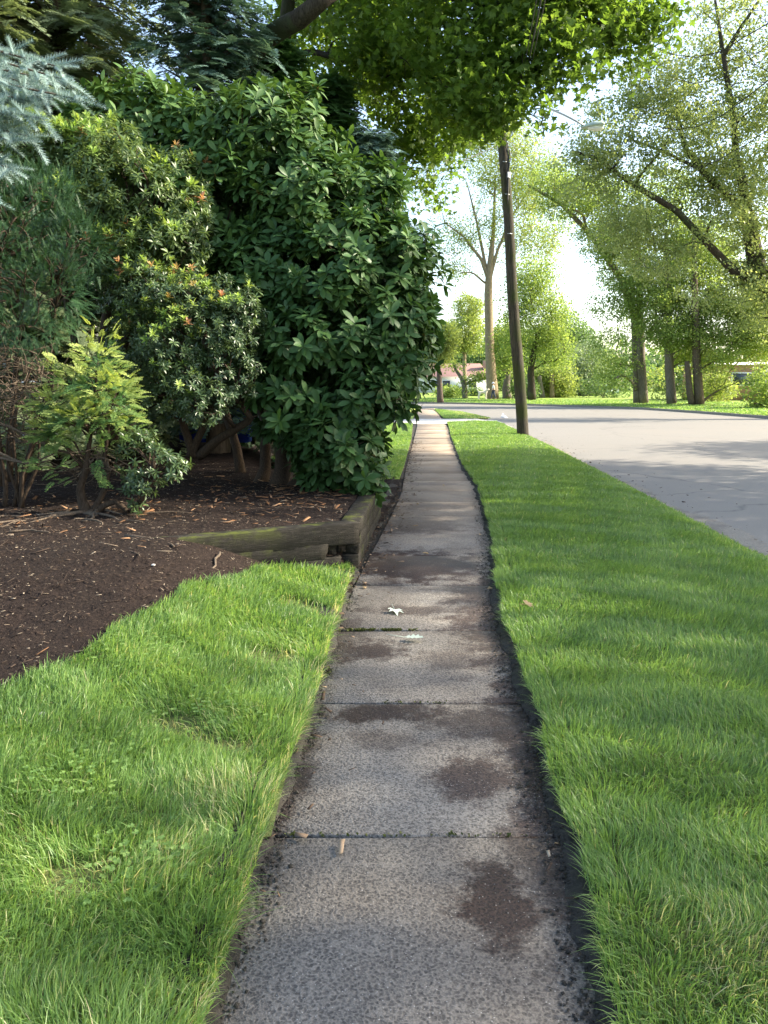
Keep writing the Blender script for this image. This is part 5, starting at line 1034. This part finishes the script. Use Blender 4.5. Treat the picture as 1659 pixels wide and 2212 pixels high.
# cobra head lamp
m = MB(); l0 = P(1256, 276, 23.6); l1 = P(1306, 268, 23.5); tt = np.linspace(0, 1, 12); wdt = np.interp(tt, [0, .15, .5, .9, 1], [.05, .10, .15, .11, .04]); C0 = l0 + (l1 - l0) * tt[:, None]
V = []; nn = 12
for c, wd in zip(C0, wdt):
    for k in range(nn): an = 2 * math.pi * k / nn; V.append(c + np.array([0, math.cos(an) * wd * 1.1, math.sin(an) * wd * (.75 if math.sin(an) > 0 else .35)]))
i = np.arange(11)[:, None] * nn; j = np.arange(nn)[None]; m.add(V, [np.stack([i + j, i + (j + 1) % nn, i + nn + (j + 1) % nn, i + nn + j], -1).reshape(-1, 4)]); lh = m.build('lamp_head', M['lampgreen'], up, True)
m = MB(); c = (l0 + l1) / 2 + (l1 - l0) * .12 + [0, 0, -.06]; u = np.linspace(math.pi / 2, math.pi, 5); V = [(c[0] + .24 * math.sin(a_) * math.cos(b_), c[1] + .12 * math.sin(a_) * math.sin(b_), c[2] + .09 * math.cos(a_)) for a_ in u for b_ in np.linspace(0, 2 * math.pi, 14, endpoint=False)]
F = [[a_ * 14 + b_, a_ * 14 + (b_ + 1) % 14, a_ * 14 + 14 + (b_ + 1) % 14, a_ * 14 + 14 + b_] for a_ in range(4) for b_ in range(14)]; m.add(V, np.array(F)); m.build('lens', M['lens'], lh, True)
# splice box, bracket bolts and a hanging coil
m = MB()
for k in range(4): s = P(1095 + k * 2, 300 + 8 * k, 24.0); m.tube(resample([s, s + [.02 * k - .03, -.02, -.25], s + [.05 - .02 * k, 0, -.5], s + [-.02, 0, -.9 - .2 * k]], 12), .016, 5)
m.build('cable_coil', M['cable'], up)
MB().box(P(1099, 378, 24.02), (.10, .10, .16), 0, None, .01).build('junction_box', M['metal'], up)
m = MB()
for py in (350, 420, 505): s = P(1093 + (py - 300) * .065, py, 24.04); m = MB(); m.tube([s, s + [-.14, -.06, 0]], .012, 6); m.build('step_bolt', M['metal'], up)
def cable(pts, r_, label, sag=0.0):
    pts = np.array(pts); q = resample(pts, 40); q[:, 2] -= sag * np.sin(np.linspace(0, math.pi, 40)); m = MB(); m.tube(q, r_, 5)
    tag(m.build('overhead_cable', M['cable'], smooth=True), label, 'cable', 'cables at the utility pole')
at = pb + (pt - pb)
for k, (dx, rr, lb) in enumerate(((0, .012, 'thick overhead cable of the bundle running from pole to top edge, middle one'), (-10, .007, 'thin overhead cable on the left of the bundle above the walk'), (9, .008, 'overhead cable on the right of the bundle above the walk'))):
    e = P(1170 + dx, -6, 9.5); d = (e - P(1104, 288, 24)); cable([P(1103 + dx * .3, 295, 24.05), P(1122 + dx * .5, 215, 19), P(1144 + dx * .8, 125, 14), e, e + (e - P(1144, 125, 14)) * 2.2], rr, lb)
cable([P(1082, 312, 24.2), P(1000, 345, 22.5), P(862, 408, 20), P(700, 430, 17.5), (-4.6, 18, 4.9)], .012, 'thin service cable sloping down left from the pole through the leaves', .05)
cable([P(1083, 350, 24.1), P(1075, 380, 24.0), P(1086, 450, 24.0)], .008, 'loose wire loop hanging on the left side of the pole')

# ------------------------------------------------------------------ walker and dog
def skinned(name, joints, edges, radii, mat, parent, root=0, lv=1):
    me = bpy.data.meshes.new(name); o0 = W0(parent) if parent is not None else np.zeros(3)
    me.from_pydata([tuple(np.array(j, float) - o0) for j in joints], edges, []); o = bpy.data.objects.new(name, me); S.collection.objects.link(o)
    if parent is not None: o.parent = parent
    md = o.modifiers.new('Skin', 'SKIN'); sv = me.skin_vertices[0].data
    for i, r_ in enumerate(radii): sv[i].radius = (r_, r_) if not isinstance(r_, tuple) else r_; sv[i].use_root = (i == root)
    md.use_smooth_shade = True; s = o.modifiers.new('Subdivision', 'SUBSURF'); s.levels = lv; s.render_levels = lv
    me.materials.append(mat); return o
px_, py_ = xs(1063, 80), 80.0; z0 = .19
def W(x, y, z): return (px_ + x, py_ + y, z0 + z)
person = empty('person', W(0, 0, 0), 'person in white top, dark trousers and pale sun hat walking a dog', 'person')
# body: one continuous skin (mid-stride, seen from the side, facing left towards the dog, one arm forward holding the lead)
Jn = [W(0, 0, .95), W(0, 0, 1.15), W(-.02, 0, 1.38), W(-.02, 0, 1.48), W(-.03, 0, 1.56), W(-.035, 0, 1.64),
      W(0, .10, .90), W(-.14, .11, .50), W(-.16, .11, .09), W(-.28, .11, .04), W(0, -.10, .90), W(.08, -.11, .50), W(.26, -.11, .12), W(.17, -.11, .04),
      W(-.02, .18, 1.40), W(.03, .22, 1.13), W(-.12, .20, .95), W(-.02, -.18, 1.40), W(.02, -.24, 1.14), W(-.22, -.20, 1.08), W(-.28, -.20, 1.06), W(-.17, .20, .89)]
Ed = [(0, 1), (1, 2), (2, 3), (3, 4), (4, 5), (0, 6), (6, 7), (7, 8), (8, 9), (0, 10), (10, 11), (11, 12), (12, 13), (2, 14), (14, 15), (15, 16), (2, 17), (17, 18), (18, 19), (19, 20), (16, 21)]
Rd = [(.15, .12), (.13, .11), (.15, .11), .055, .085, .09, .095, .06, .04, .03, .095, .06, .04, .03, .06, .042, .032, .06, .042, .032, .03, .028]
skinned('body', Jn, Ed, Rd, M['skin'], person, 0, 2)
skinned('shirt', [W(0, 0, .93), W(0, 0, 1.15), W(-.02, 0, 1.38), W(-.02, 0, 1.46), W(-.02, .18, 1.40), W(.03, .22, 1.16), W(-.02, -.18, 1.40), W(.02, -.24, 1.17)], [(0, 1), (1, 2), (2, 3), (2, 4), (4, 5), (2, 6), (6, 7)], [(.17, .14), (.155, .135), (.17, .135), .08, .085, .065, .085, .065], M['shirt'], person, 0, 2)
skinned('trousers', [W(0, 0, .98), W(0, .10, .88), W(-.14, .11, .50), W(-.16, .11, .12), W(0, -.10, .88), W(.08, -.11, .50), W(.25, -.11, .15)], [(0, 1), (1, 2), (2, 3), (0, 4), (4, 5), (5, 6)], [(.155, .13), .115, .08, .065, .115, .08, .065], M['trousers'], person, 0, 2)
m = MB(); hc = W(-.035, 0, 1.68); u = np.linspace(0, math.pi / 2, 5); V = [(hc[0] + .125 * math.sin(a_) * math.cos(b_), hc[1] + .12 * math.sin(a_) * math.sin(b_), hc[2] + .12 * math.cos(a_)) for a_ in u for b_ in np.linspace(0, 2 * math.pi, 16, endpoint=False)]
V += [(hc[0] + (.24 if math.cos(b_) < 0 else .2) * math.cos(b_), hc[1] + .2 * math.sin(b_), hc[2] - .035) for b_ in np.linspace(0, 2 * math.pi, 16, endpoint=False)]
m.add(V, np.array([[a_ * 16 + b_, a_ * 16 + (b_ + 1) % 16, a_ * 16 + 16 + (b_ + 1) % 16, a_ * 16 + 16 + b_] for a_ in range(5) for b_ in range(16)])); m.build('sun_hat', M['hat'], person, True)
dx_ = xs(1040, 80.3)
def Dg(x, y, z): return (dx_ + x, 80.3 + y, z0 + z)
dog = empty('dog', Dg(0, 0, 0), 'tall pale cream curly-coated dog standing on the lawn beside the walker', 'dog')
k = 1.25
Jn = [Dg(0, 0, .58 * k), Dg(-.28 * k, 0, .58 * k), Dg(.26 * k, 0, .58 * k), Dg(.36 * k, 0, .74 * k), Dg(.44 * k, 0, .84 * k), Dg(.58 * k, 0, .80 * k), Dg(-.38 * k, 0, .70 * k), Dg(-.44 * k, 0, .82 * k),
      Dg(.26 * k, .09, .42 * k), Dg(.25 * k, .09, .22 * k), Dg(.26 * k, .09, .02), Dg(.26 * k, -.09, .42 * k), Dg(.31 * k, -.09, .22 * k), Dg(.33 * k, -.09, .02),
      Dg(-.26 * k, .09, .42 * k), Dg(-.36 * k, .09, .22 * k), Dg(-.33 * k, .09, .02), Dg(-.22 * k, -.09, .42 * k), Dg(-.30 * k, -.09, .22 * k), Dg(-.26 * k, -.09, .02)]
Ed = [(0, 1), (0, 2), (2, 3), (3, 4), (4, 5), (1, 6), (6, 7), (2, 8), (8, 9), (9, 10), (2, 11), (11, 12), (12, 13), (1, 14), (14, 15), (15, 16), (1, 17), (17, 18), (18, 19)]
skinned('body', Jn, Ed, [.15, .14, .17, .10, .11, .05, .04, .06] + [.085, .055, .05] * 2 + [.10, .055, .05] * 2, M['fur'], dog, 0, 2)
for s in (-1, 1): m = MB(); m.tube([Dg(.42 * k, s * .09, .88 * k), Dg(.41 * k, s * .13, .80 * k), Dg(.42 * k, s * .13, .72 * k)], [.02, .045, .03], 8); m.build('ear', M['fur'], dog, True)
m = MB(); m.tube(resample([W(-.28, -.20, 1.06), (dx_ + .55, 80.1, z0 + .8), Dg(.36 * k, 0, .80 * k)], 10), .012, 5); tag(m.build('dog_lead', M['cable']), 'thin lead running from the walker hand to the dog', 'lead')
